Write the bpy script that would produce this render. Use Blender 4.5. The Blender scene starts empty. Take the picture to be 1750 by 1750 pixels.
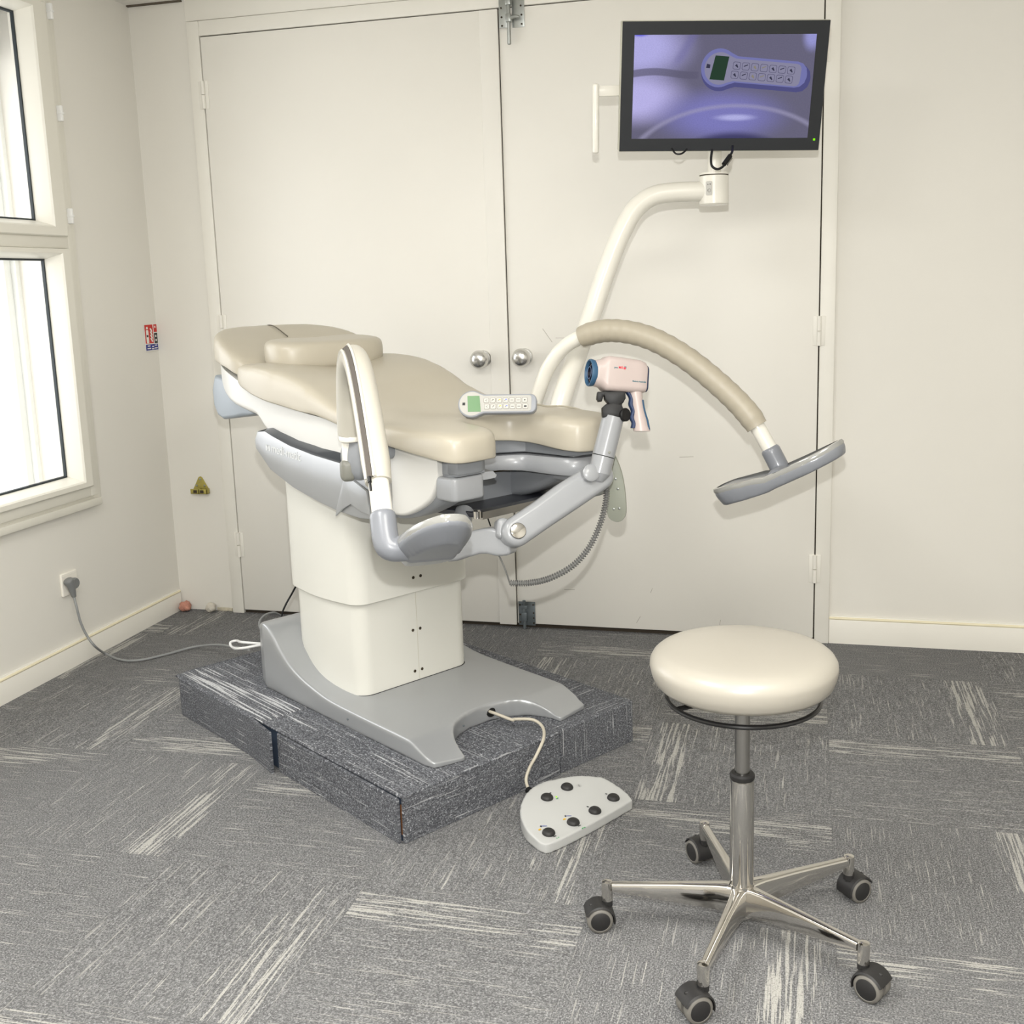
import bpy, bmesh, math, random
from math import sin, cos, pi, radians, sqrt, atan2
from mathutils import Matrix, Vector, noise

random.seed(7)
S = bpy.context.scene
COL = S.collection
V = Vector

# ------------------------------------------------------------------ camera, sky, lights, exposure
cam_data = bpy.data.cameras.new('camera')
cam = bpy.data.objects.new('camera', cam_data)
COL.objects.link(cam)
CX, CY, CZ = V((0.9683, 0.2482, -0.0292)), V((-0.0165, 0.1799, 0.9835)), V((0.2493, -0.9519, 0.1783))
def axes(o, x, y, z):
    m = Matrix.Identity(4)
    for i, a in enumerate((x, y, z, o)):
        for r in range(3):
            m[r][i] = a[r]
    return m
cam.matrix_world = axes(V((0, 0, 1.3)), CX, CY, CZ)
cam_data.sensor_fit = 'HORIZONTAL'
cam_data.sensor_width = 36
cam_data.lens = 38.2356
cam_data.shift_x = -0.0150
cam_data.shift_y = -0.0315
cam_data.clip_start = 0.02
S.camera = cam

world = bpy.data.worlds.new('daylight')
S.world = world
world.use_nodes = True
bg = world.node_tree.nodes['Background']
bg.inputs[0].default_value = (0.97, 0.985, 1.0, 1)
bg.inputs[1].default_value = 2.0

def lamp(name, kind, loc, energy, color, size=None, size_y=None, look=None):
    d = bpy.data.lights.new(name, kind)
    d.energy = energy
    d.color = color
    if kind == 'AREA':
        d.shape = 'RECTANGLE'; d.size = size; d.size_y = size_y or size
    elif size is not None:
        d.shadow_soft_size = size
    o = bpy.data.objects.new(name, d)
    COL.objects.link(o)
    o.location = loc
    if look is not None:
        o.rotation_euler = V(look).to_track_quat('-Z', 'Y').to_euler()
    return o
# the flash on top of the photographer's camera
lamp('camera_flash', 'POINT', V((0, 0, 1.3)) + CY * 0.14, 108, (1.0, 0.994, 0.98), 0.014)
# two unseen area lights under the ceiling, added for the room's ambient light
lamp('added_ceiling_fill', 'AREA', (0.3, 0.7, 2.34), 28, (1.0, 0.965, 0.895), 0.6, 1.2, (0, 0, -1))
lamp('added_ceiling_fill', 'AREA', (-1.2, 0.9, 2.34), 27, (1.0, 0.99, 0.97), 0.6, 1.2, (0, 0, -1))
# daylight through the window on the left
lamp('window_daylight', 'AREA', (-3.3, 2.6, 1.75), 13, (1.0, 0.99, 0.97), 1.3, 1.7, (1, 0.0, -0.25))

S.view_settings.view_transform = 'Standard'
S.view_settings.look = 'None'
S.view_settings.gamma = 1
S.view_settings.exposure = 0.30
S.view_settings.use_curve_mapping = False

# ------------------------------------------------------------------ materials
def srgb(r, g, b):
    f = lambda c: (c / 255 / 12.92) if c / 255 <= 0.04045 else ((c / 255 + 0.055) / 1.055) ** 2.4
    return (f(r), f(g), f(b), 1)
MATS = {}
def mat(name, col, rough=0.5, metal=0.0, spec=0.5, coat=0.0, bump=None, emit=None, mottle=None, alpha=None, trans=0.0):
    if name in MATS:
        return MATS[name]
    m = bpy.data.materials.new(name)
    m.use_nodes = True
    nt = m.node_tree
    b = nt.nodes['Principled BSDF']
    b.inputs['Base Color'].default_value = col
    b.inputs['Roughness'].default_value = rough
    b.inputs['Metallic'].default_value = metal
    b.inputs['Specular IOR Level'].default_value = spec
    b.inputs['Coat Weight'].default_value = coat
    b.inputs['Coat Roughness'].default_value = 0.08
    if trans:
        b.inputs['Transmission Weight'].default_value = trans
    if emit:
        b.inputs['Emission Color'].default_value = emit[0]
        b.inputs['Emission Strength'].default_value = emit[1]
    tc = nt.nodes.new('ShaderNodeTexCoord')
    if mottle:      # slight wear: (scale, amount)
        n = nt.nodes.new('ShaderNodeTexNoise')
        n.inputs['Scale'].default_value = mottle[0]
        n.inputs['Detail'].default_value = 5
        nt.links.new(tc.outputs['Object'], n.inputs['Vector'])
        mx = nt.nodes.new('ShaderNodeMix'); mx.data_type = 'RGBA'
        mx.inputs['A'].default_value = tuple(c * (1 - mottle[1]) for c in col[:3]) + (1,)
        mx.inputs['B'].default_value = tuple(min(1, c * (1 + mottle[1])) for c in col[:3]) + (1,)
        nt.links.new(n.outputs['Fac'], mx.inputs['Factor'])
        nt.links.new(mx.outputs['Result'], b.inputs['Base Color'])
    if bump:        # (scale, strength, distance)
        n = nt.nodes.new('ShaderNodeTexNoise')
        n.inputs['Scale'].default_value = bump[0]
        n.inputs['Detail'].default_value = 4
        nt.links.new(tc.outputs['Object'], n.inputs['Vector'])
        bp = nt.nodes.new('ShaderNodeBump')
        bp.inputs['Strength'].default_value = bump[1]
        bp.inputs['Distance'].default_value = bump[2]
        nt.links.new(n.outputs['Fac'], bp.inputs['Height'])
        nt.links.new(bp.outputs['Normal'], b.inputs['Normal'])
    MATS[name] = m
    return m

class NT:
    """tiny helper for node maths"""
    def __init__(s, nt): s.nt = nt
    def math(s, op, a, b=None, c=None):
        n = s.nt.nodes.new('ShaderNodeMath'); n.operation = op
        for i, x in enumerate((a, b, c)):
            if x is None: continue
            if isinstance(x, (int, float)): n.inputs[i].default_value = x
            else: s.nt.links.new(x, n.inputs[i])
        return n.outputs[0]
    def comb(s, x, y, z):
        n = s.nt.nodes.new('ShaderNodeCombineXYZ')
        for i, a in enumerate((x, y, z)):
            if isinstance(a, (int, float)): n.inputs[i].default_value = a
            else: s.nt.links.new(a, n.inputs[i])
        return n.outputs[0]
    def noise(s, vec, scale, detail=2, rough=0.5):
        n = s.nt.nodes.new('ShaderNodeTexNoise')
        n.inputs['Scale'].default_value = scale; n.inputs['Detail'].default_value = detail
        n.inputs['Roughness'].default_value = rough
        s.nt.links.new(vec, n.inputs['Vector'])
        return n.outputs['Fac']
    def white(s, vec):
        n = s.nt.nodes.new('ShaderNodeTexWhiteNoise'); n.noise_dimensions = '3D'
        s.nt.links.new(vec, n.inputs['Vector'])
        return n.outputs['Value']
    def smooth(s, x, lo, hi, a=0.0, b=1.0):
        n = s.nt.nodes.new('ShaderNodeMapRange'); n.interpolation_type = 'SMOOTHSTEP'
        for k, v in zip(('Value', 'From Min', 'From Max', 'To Min', 'To Max'), (x, lo, hi, a, b)):
            if isinstance(v, (int, float)): n.inputs[k].default_value = v
            else: s.nt.links.new(v, n.inputs[k])
        return n.outputs[0]
    def mix(s, f, a, b):
        n = s.nt.nodes.new('ShaderNodeMix'); n.data_type = 'RGBA'
        for k, v in (('Factor', f), ('A', a), ('B', b)):
            if isinstance(v, (int, float)): n.inputs[k].default_value = v
            elif isinstance(v, tuple): n.inputs[k].default_value = v
            else: s.nt.links.new(v, n.inputs[k])
        return n.outputs['Result']

def carpet(name, dark, mid, fleck, streak, tiled, dens=0.0, bandamp=0.17, opac=0.85):
    """loop-pile carpet tile, 50 cm, each tile turned a quarter against its neighbours; UV in metres"""
    m = bpy.data.materials.new(name); m.use_nodes = True
    nt = m.node_tree; N = NT(nt)
    b = nt.nodes['Principled BSDF']
    b.inputs['Roughness'].default_value = 0.9
    b.inputs['Specular IOR Level'].default_value = 0.15
    uv = nt.nodes.new('ShaderNodeUVMap')
    sp = nt.nodes.new('ShaderNodeSeparateXYZ'); nt.links.new(uv.outputs[0], sp.inputs[0])
    tx = N.math('DIVIDE', N.math('SUBTRACT', sp.outputs[0], 0.07), 0.5)
    ty = N.math('DIVIDE', N.math('SUBTRACT', sp.outputs[1], 0.055), 0.5)
    ix, iy = N.math('FLOOR', tx), N.math('FLOOR', ty)
    fx, fy = N.math('FRACT', tx), N.math('FRACT', ty)
    if tiled:
        par = N.math('PINGPONG', N.math('ADD', ix, iy), 1.0)      # 0: threads along y, 1: along x
    else:
        par = N.math('ADD', 1.0, 0.0)
    ac = N.math('ADD', N.math('MULTIPLY', par, fy), N.math('MULTIPLY', N.math('SUBTRACT', 1.0, par), fx))
    al = N.math('ADD', N.math('MULTIPLY', par, fx), N.math('MULTIPLY', N.math('SUBTRACT', 1.0, par), fy))
    h = N.white(N.comb(ix, iy, 3.7))
    h2 = N.white(N.comb(ix, iy, 9.1))
    flip = N.math('GREATER_THAN', h, 0.45)
    ac2 = N.math('ADD', N.math('MULTIPLY', flip, N.math('SUBTRACT', 1.0, ac)), N.math('MULTIPLY', N.math('SUBTRACT', 1.0, flip), ac))
    off = N.math('MULTIPLY', h2, 57.0)
    # thread strength band near one edge of the tile, plus a sparse field elsewhere
    band = N.smooth(N.math('ABSOLUTE', N.math('SUBTRACT', ac2, N.math('ADD', 0.14, N.math('MULTIPLY', h2, 0.06)))), 0.05, 0.17, 1.0, 0.0)
    band = N.math('MULTIPLY', band, N.smooth(N.noise(N.comb(ac2, N.math('MULTIPLY', al, 0.45), off), 2.2, 1), 0.32, 0.50))
    lines = N.noise(N.comb(N.math('MULTIPLY', ac2, 78.0), N.math('MULTIPLY', al, 2.6), off), 1.0, 2.5, 0.55)
    thr = N.math('SUBTRACT', 0.675 - dens, N.math('MULTIPLY', band, bandamp))
    st = N.math('MULTIPLY', N.smooth(lines, thr, N.math('ADD', thr, 0.06)), opac)
    lines2 = N.noise(N.comb(N.math('MULTIPLY', ac2, 120.0), N.math('MULTIPLY', al, 4.2), N.math('ADD', off, 20.0)), 1.0, 2, 0.5)
    st2 = N.smooth(lines2, 0.64 - dens, 0.70 - dens)
    # loops
    loop = N.noise(N.comb(N.math('MULTIPLY', ac2, 170.0), N.math('MULTIPLY', al, 120.0), off), 1.0, 2, 0.7)
    rib = N.noise(N.comb(N.math('MULTIPLY', ac2, 110.0), N.math('MULTIPLY', al, 7.0), N.math('ADD', off, 4.0)), 1.0, 1, 0.5)
    base = N.mix(N.smooth(N.math('ADD', N.math('MULTIPLY', loop, 0.92), N.math('MULTIPLY', rib, 0.16)), 0.40, 0.68), dark, mid)
    base = N.mix(N.smooth(loop, 0.60, 0.70, 0.0, 0.75), base, fleck)
    tone = N.smooth(N.noise(N.comb(tx, ty, 1.0), 0.9, 3), 0.3, 0.7, 0.0, 0.22)
    base = N.mix(tone, base, tuple(c * 0.8 for c in mid[:3]) + (1,))
    c1 = N.mix(N.math('MULTIPLY', st2, 0.42), base, streak)
    grain = N.smooth(loop, 0.3, 0.5, 0.45, 1.0)
    c2 = N.mix(N.math('MULTIPLY', st, grain), c1, streak)
    # seams between tiles
    edge = N.math('MINIMUM', N.math('MINIMUM', fx, N.math('SUBTRACT', 1.0, fx)), N.math('MINIMUM', fy, N.math('SUBTRACT', 1.0, fy)))
    if tiled:
        c2 = N.mix(N.smooth(edge, 0.0, 0.006, 0.28, 0.0), c2, dark)
    nt.links.new(c2, b.inputs['Base Color'])
    bp = nt.nodes.new('ShaderNodeBump'); bp.inputs['Strength'].default_value = 0.5; bp.inputs['Distance'].default_value = 0.003
    nt.links.new(loop, bp.inputs['Height']); nt.links.new(bp.outputs['Normal'], b.inputs['Normal'])
    MATS[name] = m
    return m

M_wall = mat('wall_paint', srgb(226, 223, 215), 0.75, mottle=(2.5, 0.025), bump=(60, 0.08, 0.002))
M_ceil = mat('ceiling_paint', srgb(232, 230, 224), 0.85)
M_door = mat('door_paint', srgb(231, 228, 220), 0.42, mottle=(3.0, 0.03), bump=(6, 0.05, 0.004))
M_trim = mat('trim_paint', srgb(231, 228, 219), 0.45, mottle=(6.0, 0.03))
M_bead = mat('old_cream_bead', srgb(231, 222, 192), 0.5)
M_gap = mat('dark_gap', srgb(60, 52, 42), 0.9)
M_black_gap = mat('black_gap', srgb(12, 12, 12), 0.9)
M_upvc = mat('window_plastic', srgb(226, 223, 212), 0.35)
M_gasket = mat('rubber_gasket', srgb(40, 48, 52), 0.6)
M_carpet = carpet('carpet_tiles', srgb(82, 82, 83), srgb(134, 134, 134), srgb(178, 178, 178), srgb(186, 184, 177), True, 0.012, 0.165, 0.72)
M_plat = carpet('carpet_offcuts', srgb(62, 63, 67), srgb(116, 118, 123), srgb(206, 208, 212), srgb(204, 205, 206), False, 0.0, 0.06, 0.75)
M_steel = mat('zinc_steel', srgb(165, 168, 165), 0.38, 0.85, mottle=(40, 0.15))
M_darkzinc = mat('dull_zinc', srgb(120, 128, 132), 0.5, 0.6, mottle=(60, 0.2))
M_knob = mat('brushed_knob', srgb(214, 213, 210), 0.27, 1.0, bump=(90, 0.1, 0.001))
M_hole = mat('screw_hole', srgb(50, 40, 24), 0.7)
M_vinyl = mat('beige_upholstery', srgb(180, 173, 157), 0.35, spec=0.55, bump=(420, 0.06, 0.0006))
M_vinyl2 = mat('cream_arm_padding', srgb(188, 184, 172), 0.36, spec=0.55, bump=(380, 0.06, 0.0006))
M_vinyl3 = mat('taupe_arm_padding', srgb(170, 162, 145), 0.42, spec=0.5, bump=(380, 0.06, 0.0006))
M_stoolv = mat('pearl_stool_vinyl', srgb(169, 164, 153), 0.3, spec=0.6, bump=(420, 0.05, 0.0005))
M_white = mat('white_lacquer', srgb(224, 221, 211), 0.28, spec=0.5, coat=0.3)
M_shell = mat('white_shell', srgb(213, 212, 207), 0.35, spec=0.5)
M_column = mat('cream_white_column', srgb(214, 213, 205), 0.33, spec=0.5)
M_silver = mat('silver_paint', srgb(163, 165, 167), 0.30, 0.35, spec=0.5, bump=(900, 0.04, 0.0003))
M_grey = mat('mid_grey_plastic', srgb(136, 139, 143), 0.36, spec=0.5)
M_greyl = mat('light_grey_plastic', srgb(150, 152, 155), 0.3, spec=0.5, coat=0.2)
M_greyd = mat('grey_grip', srgb(122, 122, 114), 0.4)
M_foot = mat('slate_grey_plastic', srgb(124, 127, 133), 0.34, spec=0.5, coat=0.25)
M_rim = mat('clear_rim', srgb(146, 146, 142), 0.12, spec=0.6, coat=0.6)
M_tray = mat('anthracite_tray', srgb(42, 44, 52), 0.32, spec=0.6)
M_black = mat('black_plastic', srgb(20, 20, 20), 0.45, spec=0.3)
M_rubber = mat('black_rubber', srgb(34, 33, 33), 0.55)
M_chrome = mat('chrome', srgb(206, 203, 198), 0.07, 1.0)
M_satin = mat('satin_steel', srgb(168, 166, 162), 0.22, 1.0)
M_wheelgrey = mat('grey_tread', srgb(112, 109, 103), 0.55)
M_green = mat('green_plate', srgb(146, 149, 137), 0.4, 0.1)
M_hose = mat('grey_hose', srgb(112, 112, 110), 0.5)
M_cable = mat('grey_cable', srgb(140, 142, 142), 0.45)
M_cablew = mat('ivory_cable', srgb(188, 181, 165), 0.45)
M_pedal = mat('pedal_housing', srgb(186, 187, 185), 0.2, spec=0.5, coat=0.4)
M_core = mat('blue_brown_core', srgb(58, 70, 88), 0.8, mottle=(9, 0.5))
M_brown = mat('bare_brown_board', srgb(108, 70, 40), 0.85, mottle=(30, 0.3))
M_brass = mat('yellow_zinc', srgb(172, 160, 84), 0.45, 0.4, mottle=(60, 0.25))
M_pink = mat('pale_pink_plastic', srgb(184, 170, 165), 0.35)
M_bluep = mat('steel_blue_rubber', srgb(50, 86, 116), 0.5)
M_bezel = mat('monitor_bezel', srgb(36, 38, 41), 0.6, spec=0.3)
M_bezeledge = mat('monitor_edge', srgb(190, 188, 172), 0.4)
M_ink = mat('dark_print', srgb(40, 40, 40), 0.6)

# ------------------------------------------------------------------ objects
WM = {}
def link(o, label=None, cat=None, group=None, kind=None):
    COL.objects.link(o)
    for k, v in (('label', label), ('category', cat), ('group', group), ('kind', kind)):
        if v: o[k] = v
    return o
def thing(name, loc, label, cat, group=None, rotz=0.0):
    o = bpy.data.objects.new(name, None)
    o.empty_display_size = 0.1
    o.location = loc; o.rotation_euler = (0, 0, rotz)
    WM[o.name] = Matrix.Translation(V(loc)) @ Matrix.Rotation(rotz, 4, 'Z')
    return link(o, label, cat, group)
def obj(name, bm, mats, parent=None, frame=None, smooth=35, label=None, cat=None, kind=None, group=None, origin=None):
    if not isinstance(mats, (list, tuple)): mats = [mats]
    m = frame.copy() if frame is not None else Matrix.Identity(4)
    if parent is not None:
        pm = WM[parent.name]; m = pm.inverted() @ m; wm = pm
    else:
        wm = Matrix.Translation(V(origin)) if origin is not None else Matrix.Identity(4)
        m = wm.inverted() @ m
    bm.transform(m)
    if m.determinant() < 0:
        bmesh.ops.reverse_faces(bm, faces=bm.faces[:])
    me = bpy.data.meshes.new(name)
    bm.to_mesh(me); bm.free()
    for x in mats: me.materials.append(x)
    me.shade_smooth()
    me.set_sharp_from_angle(angle=radians(smooth))
    o = bpy.data.objects.new(name, me)
    if parent is not None: o.parent = parent
    elif origin is not None: o.location = origin
    WM[o.name] = wm
    return link(o, label, cat, group, kind)
def struct(name, bm, m, frame=None, parent=None, **k):
    return obj(name, bm, m, parent, frame, kind='structure' if parent is None else None, **k)

# ---- shapes
def new(): return bmesh.new()
def box(bm, x0, x1, y0, y1, z0, z1, bev=0.0, seg=2, mi=0):
    r = bmesh.ops.create_cube(bm, size=1)
    vs = r['verts']
    for v in vs:
        v.co = V(((x0 + x1) / 2 + v.co.x * (x1 - x0), (y0 + y1) / 2 + v.co.y * (y1 - y0), (z0 + z1) / 2 + v.co.z * (z1 - z0)))
    fs = list({f for v in vs for f in v.link_faces})
    for f in fs: f.material_index = mi
    if bev > 0:
        es = list({e for v in vs for e in v.link_edges})
        bmesh.ops.bevel(bm, geom=es, offset=bev, segments=seg, profile=0.5, affect='EDGES')
    return bm
def loft(bm, rings, closed=True, caps=True, mi=0, loop=False):
    R = [[bm.verts.new(V(p)) for p in r] for r in rings]
    n = len(R[0])
    pairs = list(zip(R, R[1:])) + ([(R[-1], R[0])] if loop else [])
    for a, b in pairs:
        for i in range(n if closed else n - 1):
            j = (i + 1) % n
            f = bm.faces.new((a[i], a[j], b[j], b[i])); f.material_index = mi
    if caps and closed and not loop:
        f = bm.faces.new(R[0][::-1]); f.material_index = mi
        f = bm.faces.new(R[-1]); f.material_index = mi
    return bm
def tri(bm):
    bm.normal_update()
    bmesh.ops.triangulate(bm, faces=[f for f in bm.faces if len(f.verts) > 4])
def finish(bm):
    bmesh.ops.recalc_face_normals(bm, faces=bm.faces[:])
    return bm
def catmull(pts, per=8):
    P = [V(p) for p in pts]
    if len(P) < 3: return [P[0].lerp(P[-1], i / per) for i in range(per + 1)]
    out = []
    for i in range(len(P) - 1):
        p0 = P[i - 1] if i else P[0] * 2 - P[1]
        p3 = P[i + 2] if i + 2 < len(P) else P[-1] * 2 - P[-2]
        p1, p2 = P[i], P[i + 1]
        for k in range(per):
            t = k / per
            out.append(0.5 * ((2 * p1) + (p2 - p0) * t + (2 * p0 - 5 * p1 + 4 * p2 - p3) * t * t + (3 * p1 - p0 - 3 * p2 + p3) * t ** 3))
    out.append(P[-1])
    return out
def frames(path):
    T = []
    for i in range(len(path)):
        a = path[max(0, i - 1)]; b = path[min(len(path) - 1, i + 1)]
        T.append((b - a).normalized())
    up = V((0, 0, 1)) if abs(T[0].z) < 0.9 else V((1, 0, 0))
    n = (up - T[0] * up.dot(T[0])).normalized()
    out = []
    for i, t in enumerate(T):
        if i:
            n = (n - t * n.dot(t)).normalized()
        out.append((t, n, t.cross(n)))
    return out
def tube(bm, pts, r, per=8, seg=16, smooth=True, caps=True, round_end=False, mi=0):
    path = catmull(pts, per) if smooth else [V(p) for p in pts]
    L = len(path)
    rad = r if callable(r) else (lambda t: r)
    fr = frames(path)
    rings = []
    def ring(c, n, b, rr): return [c + (n * cos(2 * pi * k / seg) + b * sin(2 * pi * k / seg)) * rr for k in range(seg)]
    if round_end:
        t, n, b = fr[0]; r0 = rad(0)
        for a in (80, 60, 40, 20): rings.append(ring(path[0] - t * r0 * 0.6 * sin(radians(a)), n, b, r0 * cos(radians(a))))
    for i, (c, (t, n, b)) in enumerate(zip(path, fr)):
        rings.append(ring(c, n, b, rad(i / (L - 1))))
    if round_end:
        t, n, b = fr[-1]; r0 = rad(1)
        for a in (20, 40, 60, 80): rings.append(ring(path[-1] + t * r0 * 0.6 * sin(radians(a)), n, b, r0 * cos(radians(a))))
    return loft(bm, rings, True, caps, mi)
def lathe(bm, prof, seg=32, frame=None, mi=0):
    rings = [[V((r * cos(2 * pi * k / seg), r * sin(2 * pi * k / seg), z)) for k in range(seg)] for r, z in prof]
    if frame is not None: rings = [[frame @ p for p in r] for r in rings]
    return loft(bm, rings, True, True, mi)
def rrect(w, h, r, n=6, cx=0.0, cy=0.0):
    out = []
    for sx, sy, a0 in ((1, 1, 0), (-1, 1, 90), (-1, -1, 180), (1, -1, 270)):
        for k in range(n + 1):
            a = radians(a0 + 90 * k / n)
            out.append((cx + sx * (w / 2 - r) + r * cos(a), cy + sy * (h / 2 - r) + r * sin(a)))
    return out
def inset2(out, d):
    n = len(out); res = []
    area = sum(out[i][0] * out[(i + 1) % n][1] - out[(i + 1) % n][0] * out[i][1] for i in range(n))
    sg = 1 if area > 0 else -1
    for i in range(n):
        p, q, s = V(out[i - 1]), V(out[i]), V(out[(i + 1) % n])
        e1 = (q - p).normalized() if (q - p).length > 1e-9 else V((0, 0))
        e2 = (s - q).normalized() if (s - q).length > 1e-9 else V((0, 0))
        n1, n2 = V((-e1.y, e1.x)), V((-e2.y, e2.x))
        b = n1 + n2
        if b.length < 1e-6: b = n1
        b.normalize()
        k = 1 / max(0.5, b.dot(n1)) if n1.length > 0 else 1
        res.append(tuple(q + b * d * sg * k))
    return res
def rprism(bm, out, z0, z1, r=0.0, n=4, rb=None, mi=0, frame=None):
    """outline extruded z0..z1 with rounded top edge r and bottom edge rb"""
    rb = r if rb is None else rb
    rings = []
    if rb > 0:
        for k in range(n): 
            a = radians(90 * k / n)
            rings.append([(x, y, z0 + rb * (1 - sin(a))) for x, y in inset2(out, rb * (1 - cos(a)))])
        rings = rings[::1]
        rings = [[(x, y, z0 + rb * (1 - cos(radians(90 * k / n)))) for x, y in inset2(out, rb * (1 - sin(radians(90 * k / n))))] for k in range(n)]
    rings.append([(x, y, z0 + rb) for x, y in out])
    rings.append([(x, y, z1 - r) for x, y in out])
    if r > 0:
        for k in range(1, n + 1):
            a = radians(90 * k / n)
            rings.append([(x, y, z1 - r + r * sin(a)) for x, y in inset2(out, r * (1 - cos(a)))])
    if frame is not None: rings = [[frame @ V(p) for p in rg] for rg in rings]
    loft(bm, rings, True, True, mi)
    return bm
def interp(tab, x):
    if x <= tab[0][0]: return tab[0][1]
    for (a, ya), (b, yb) in zip(tab, tab[1:]):
        if x <= b:
            t = (x - a) / (b - a)
            return ya + (yb - ya) * t
    return tab[-1][1]
def sinterp(tab, x):
    """smooth (catmull) version of interp"""
    if x <= tab[0][0]: return tab[0][1]
    if x >= tab[-1][0]: return tab[-1][1]
    for i in range(len(tab) - 1):
        if x <= tab[i + 1][0]:
            (x1, y1), (x2, y2) = tab[i], tab[i + 1]
            x0, y0 = tab[i - 1] if i else tab[0]
            x3, y3 = tab[i + 2] if i + 2 < len(tab) else tab[-1]
            m1 = (y2 - y0) / (x2 - x0); m2 = (y3 - y1) / (x3 - x1)
            h = x2 - x1; t = (x - x1) / h
            return (2*t**3-3*t*t+1)*y1 + (t**3-2*t*t+t)*h*m1 + (-2*t**3+3*t*t)*y2 + (t**3-t*t)*h*m2
def evaluated(bm, mods):
    me = bpy.data.meshes.new('tmp'); bm.to_mesh(me); bm.free()
    o = bpy.data.objects.new('tmp', me); COL.objects.link(o)
    for kind, kw in mods:
        md = o.modifiers.new(kind, kind)
        for k, v in kw.items(): setattr(md, k, v)
    dg = bpy.context.evaluated_depsgraph_get()
    ev = bpy.data.meshes.new_from_object(o.evaluated_get(dg))
    out = bmesh.new(); out.from_mesh(ev)
    bpy.data.objects.remove(o); bpy.data.meshes.remove(me); bpy.data.meshes.remove(ev)
    return out
def soft(out, z0, z1, voxel, iters, fac=0.5, sub=True):
    """outline slab turned into one soft, evenly meshed body"""
    bm = new()
    loft(bm, [[(x, y, z0) for x, y in out], [(x, y, z1) for x, y in out]])
    tri(bm)
    finish(bm)
    return evaluated(bm, [('REMESH', dict(mode='VOXEL', voxel_size=voxel)), ('SMOOTH', dict(factor=fac, iterations=iters))])
def text(body, size, extrude=0.0004, bold=0.0):
    c = bpy.data.curves.new('tmp', 'FONT'); c.body = body; c.size = size; c.extrude = extrude
    c.resolution_u = 3; c.offset = bold
    o = bpy.data.objects.new('tmp', c); COL.objects.link(o)
    dg = bpy.context.evaluated_depsgraph_get()
    me = bpy.data.meshes.new_from_object(o.evaluated_get(dg))
    bm = bmesh.new(); bm.from_mesh(me)
    bpy.data.objects.remove(o); bpy.data.curves.remove(c); bpy.data.meshes.remove(me)
    return bm
def merge(dst, src, frame=None, mi=0):
    vm = {}
    for v in src.verts: vm[v] = dst.verts.new(frame @ v.co if frame is not None else v.co)
    for f in src.faces:
        try:
            g = dst.faces.new([vm[v] for v in f.verts]); g.material_index = mi
        except ValueError: pass
    src.free()
    return dst
def quad(bm, a, b, c, d, mi=0):
    f = bm.faces.new([bm.verts.new(V(p)) for p in (a, b, c, d)]); f.material_index = mi
    return bm
def smooth_closed(pts, per=6):
    P = [V(p) for p in pts]; n = len(P); out = []
    for i in range(n):
        p0, p1, p2, p3 = P[i - 1], P[i], P[(i + 1) % n], P[(i + 2) % n]
        for k in range(per):
            t = k / per
            out.append(tuple(0.5 * ((2 * p1) + (p2 - p0) * t + (2 * p0 - 5 * p1 + 4 * p2 - p3) * t * t + (3 * p1 - p0 - 3 * p2 + p3) * t ** 3)))
    return out
def look_frame(o, z, up=V((0, 0, 1))):
    z = V(z).normalized(); x = V(up).cross(z).normalized(); y = z.cross(x)
    return axes(V(o), x, y, z)

# ------------------------------------------------------------------ the room
XL, YB, ZC = -2.531, 3.881, 2.378       # left wall, back wall, ceiling
XR, YF = 2.3, -2.3
bm = new()
quad(bm, (XL - 0.1, YF, 0), (XR, YF, 0), (XR, YB + 0.1, 0), (XL - 0.1, YB + 0.1, 0))
uvl = bm.loops.layers.uv.new('UVMap')
for f in bm.faces:
    for l in f.loops: l[uvl].uv = (l.vert.co.x, l.vert.co.y)
struct('floor', bm, M_carpet)
struct('ceiling', box(new(), XL - 0.1, XR + 0.1, YF - 0.1, YB + 0.1, ZC, ZC + 0.1), M_ceil)
struct('wall_right', box(new(), XR, XR + 0.1, YF - 0.1, YB + 0.1, 0, ZC), M_wall)
struct('wall_front', box(new(), XL - 0.1, XR + 0.1, YF - 0.1, YF, 0, ZC), M_wall)
# back wall: full sheet, doors and frame sit on it
struct('wall_back', box(new(), XL - 0.1, XR + 0.1, YB, YB + 0.12, 0, ZC), M_wall)
# left wall with the window opening
WY0, WY1, WZ0, WZ1 = 1.55, 3.40, 0.57, 2.31
bm = new()
T = 0.22
box(bm, XL - T, XL, YF - 0.1, WY0, 0, ZC); box(bm, XL - T, XL, WY1, YB + 0.1, 0, ZC)
box(bm, XL - T, XL, WY0, WY1, 0, WZ0); box(bm, XL - T, XL, WY0, WY1, WZ1, ZC)
struct('wall_left', bm, M_wall)

# skirting boards with a cream bead along the top
def skirting(name, a, b, n, h, t):
    a, b, n = V(a), V(b), V(n)
    prof = [(0, 0), (t, 0), (t, h - 0.016), (t - 0.002, h - 0.012), (t - 0.004, h - 0.004), (t * 0.55, h), (0, h)]
    bm = new()
    loft(bm, [[p + n * x + V((0, 0, z)) for x, z in prof] for p in (a, b)])
    finish(bm)
    o = struct(name, bm, M_trim)
    bm = new()
    tube(bm, [a + n * (t - 0.004) + V((0, 0, h - 0.008)), b + n * (t - 0.004) + V((0, 0, h - 0.008))], 0.0052, per=2, seg=8)
    obj('bead', bm, M_bead, o)
skirting('baseboard_left', (XL, YF, 0), (XL, YB - 0.016, 0), (1, 0, 0), 0.088, 0.014)
skirting('baseboard_back', (0.083, YB, 0), (XR, YB, 0), (0, -1, 0), 0.10, 0.014)

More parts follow.
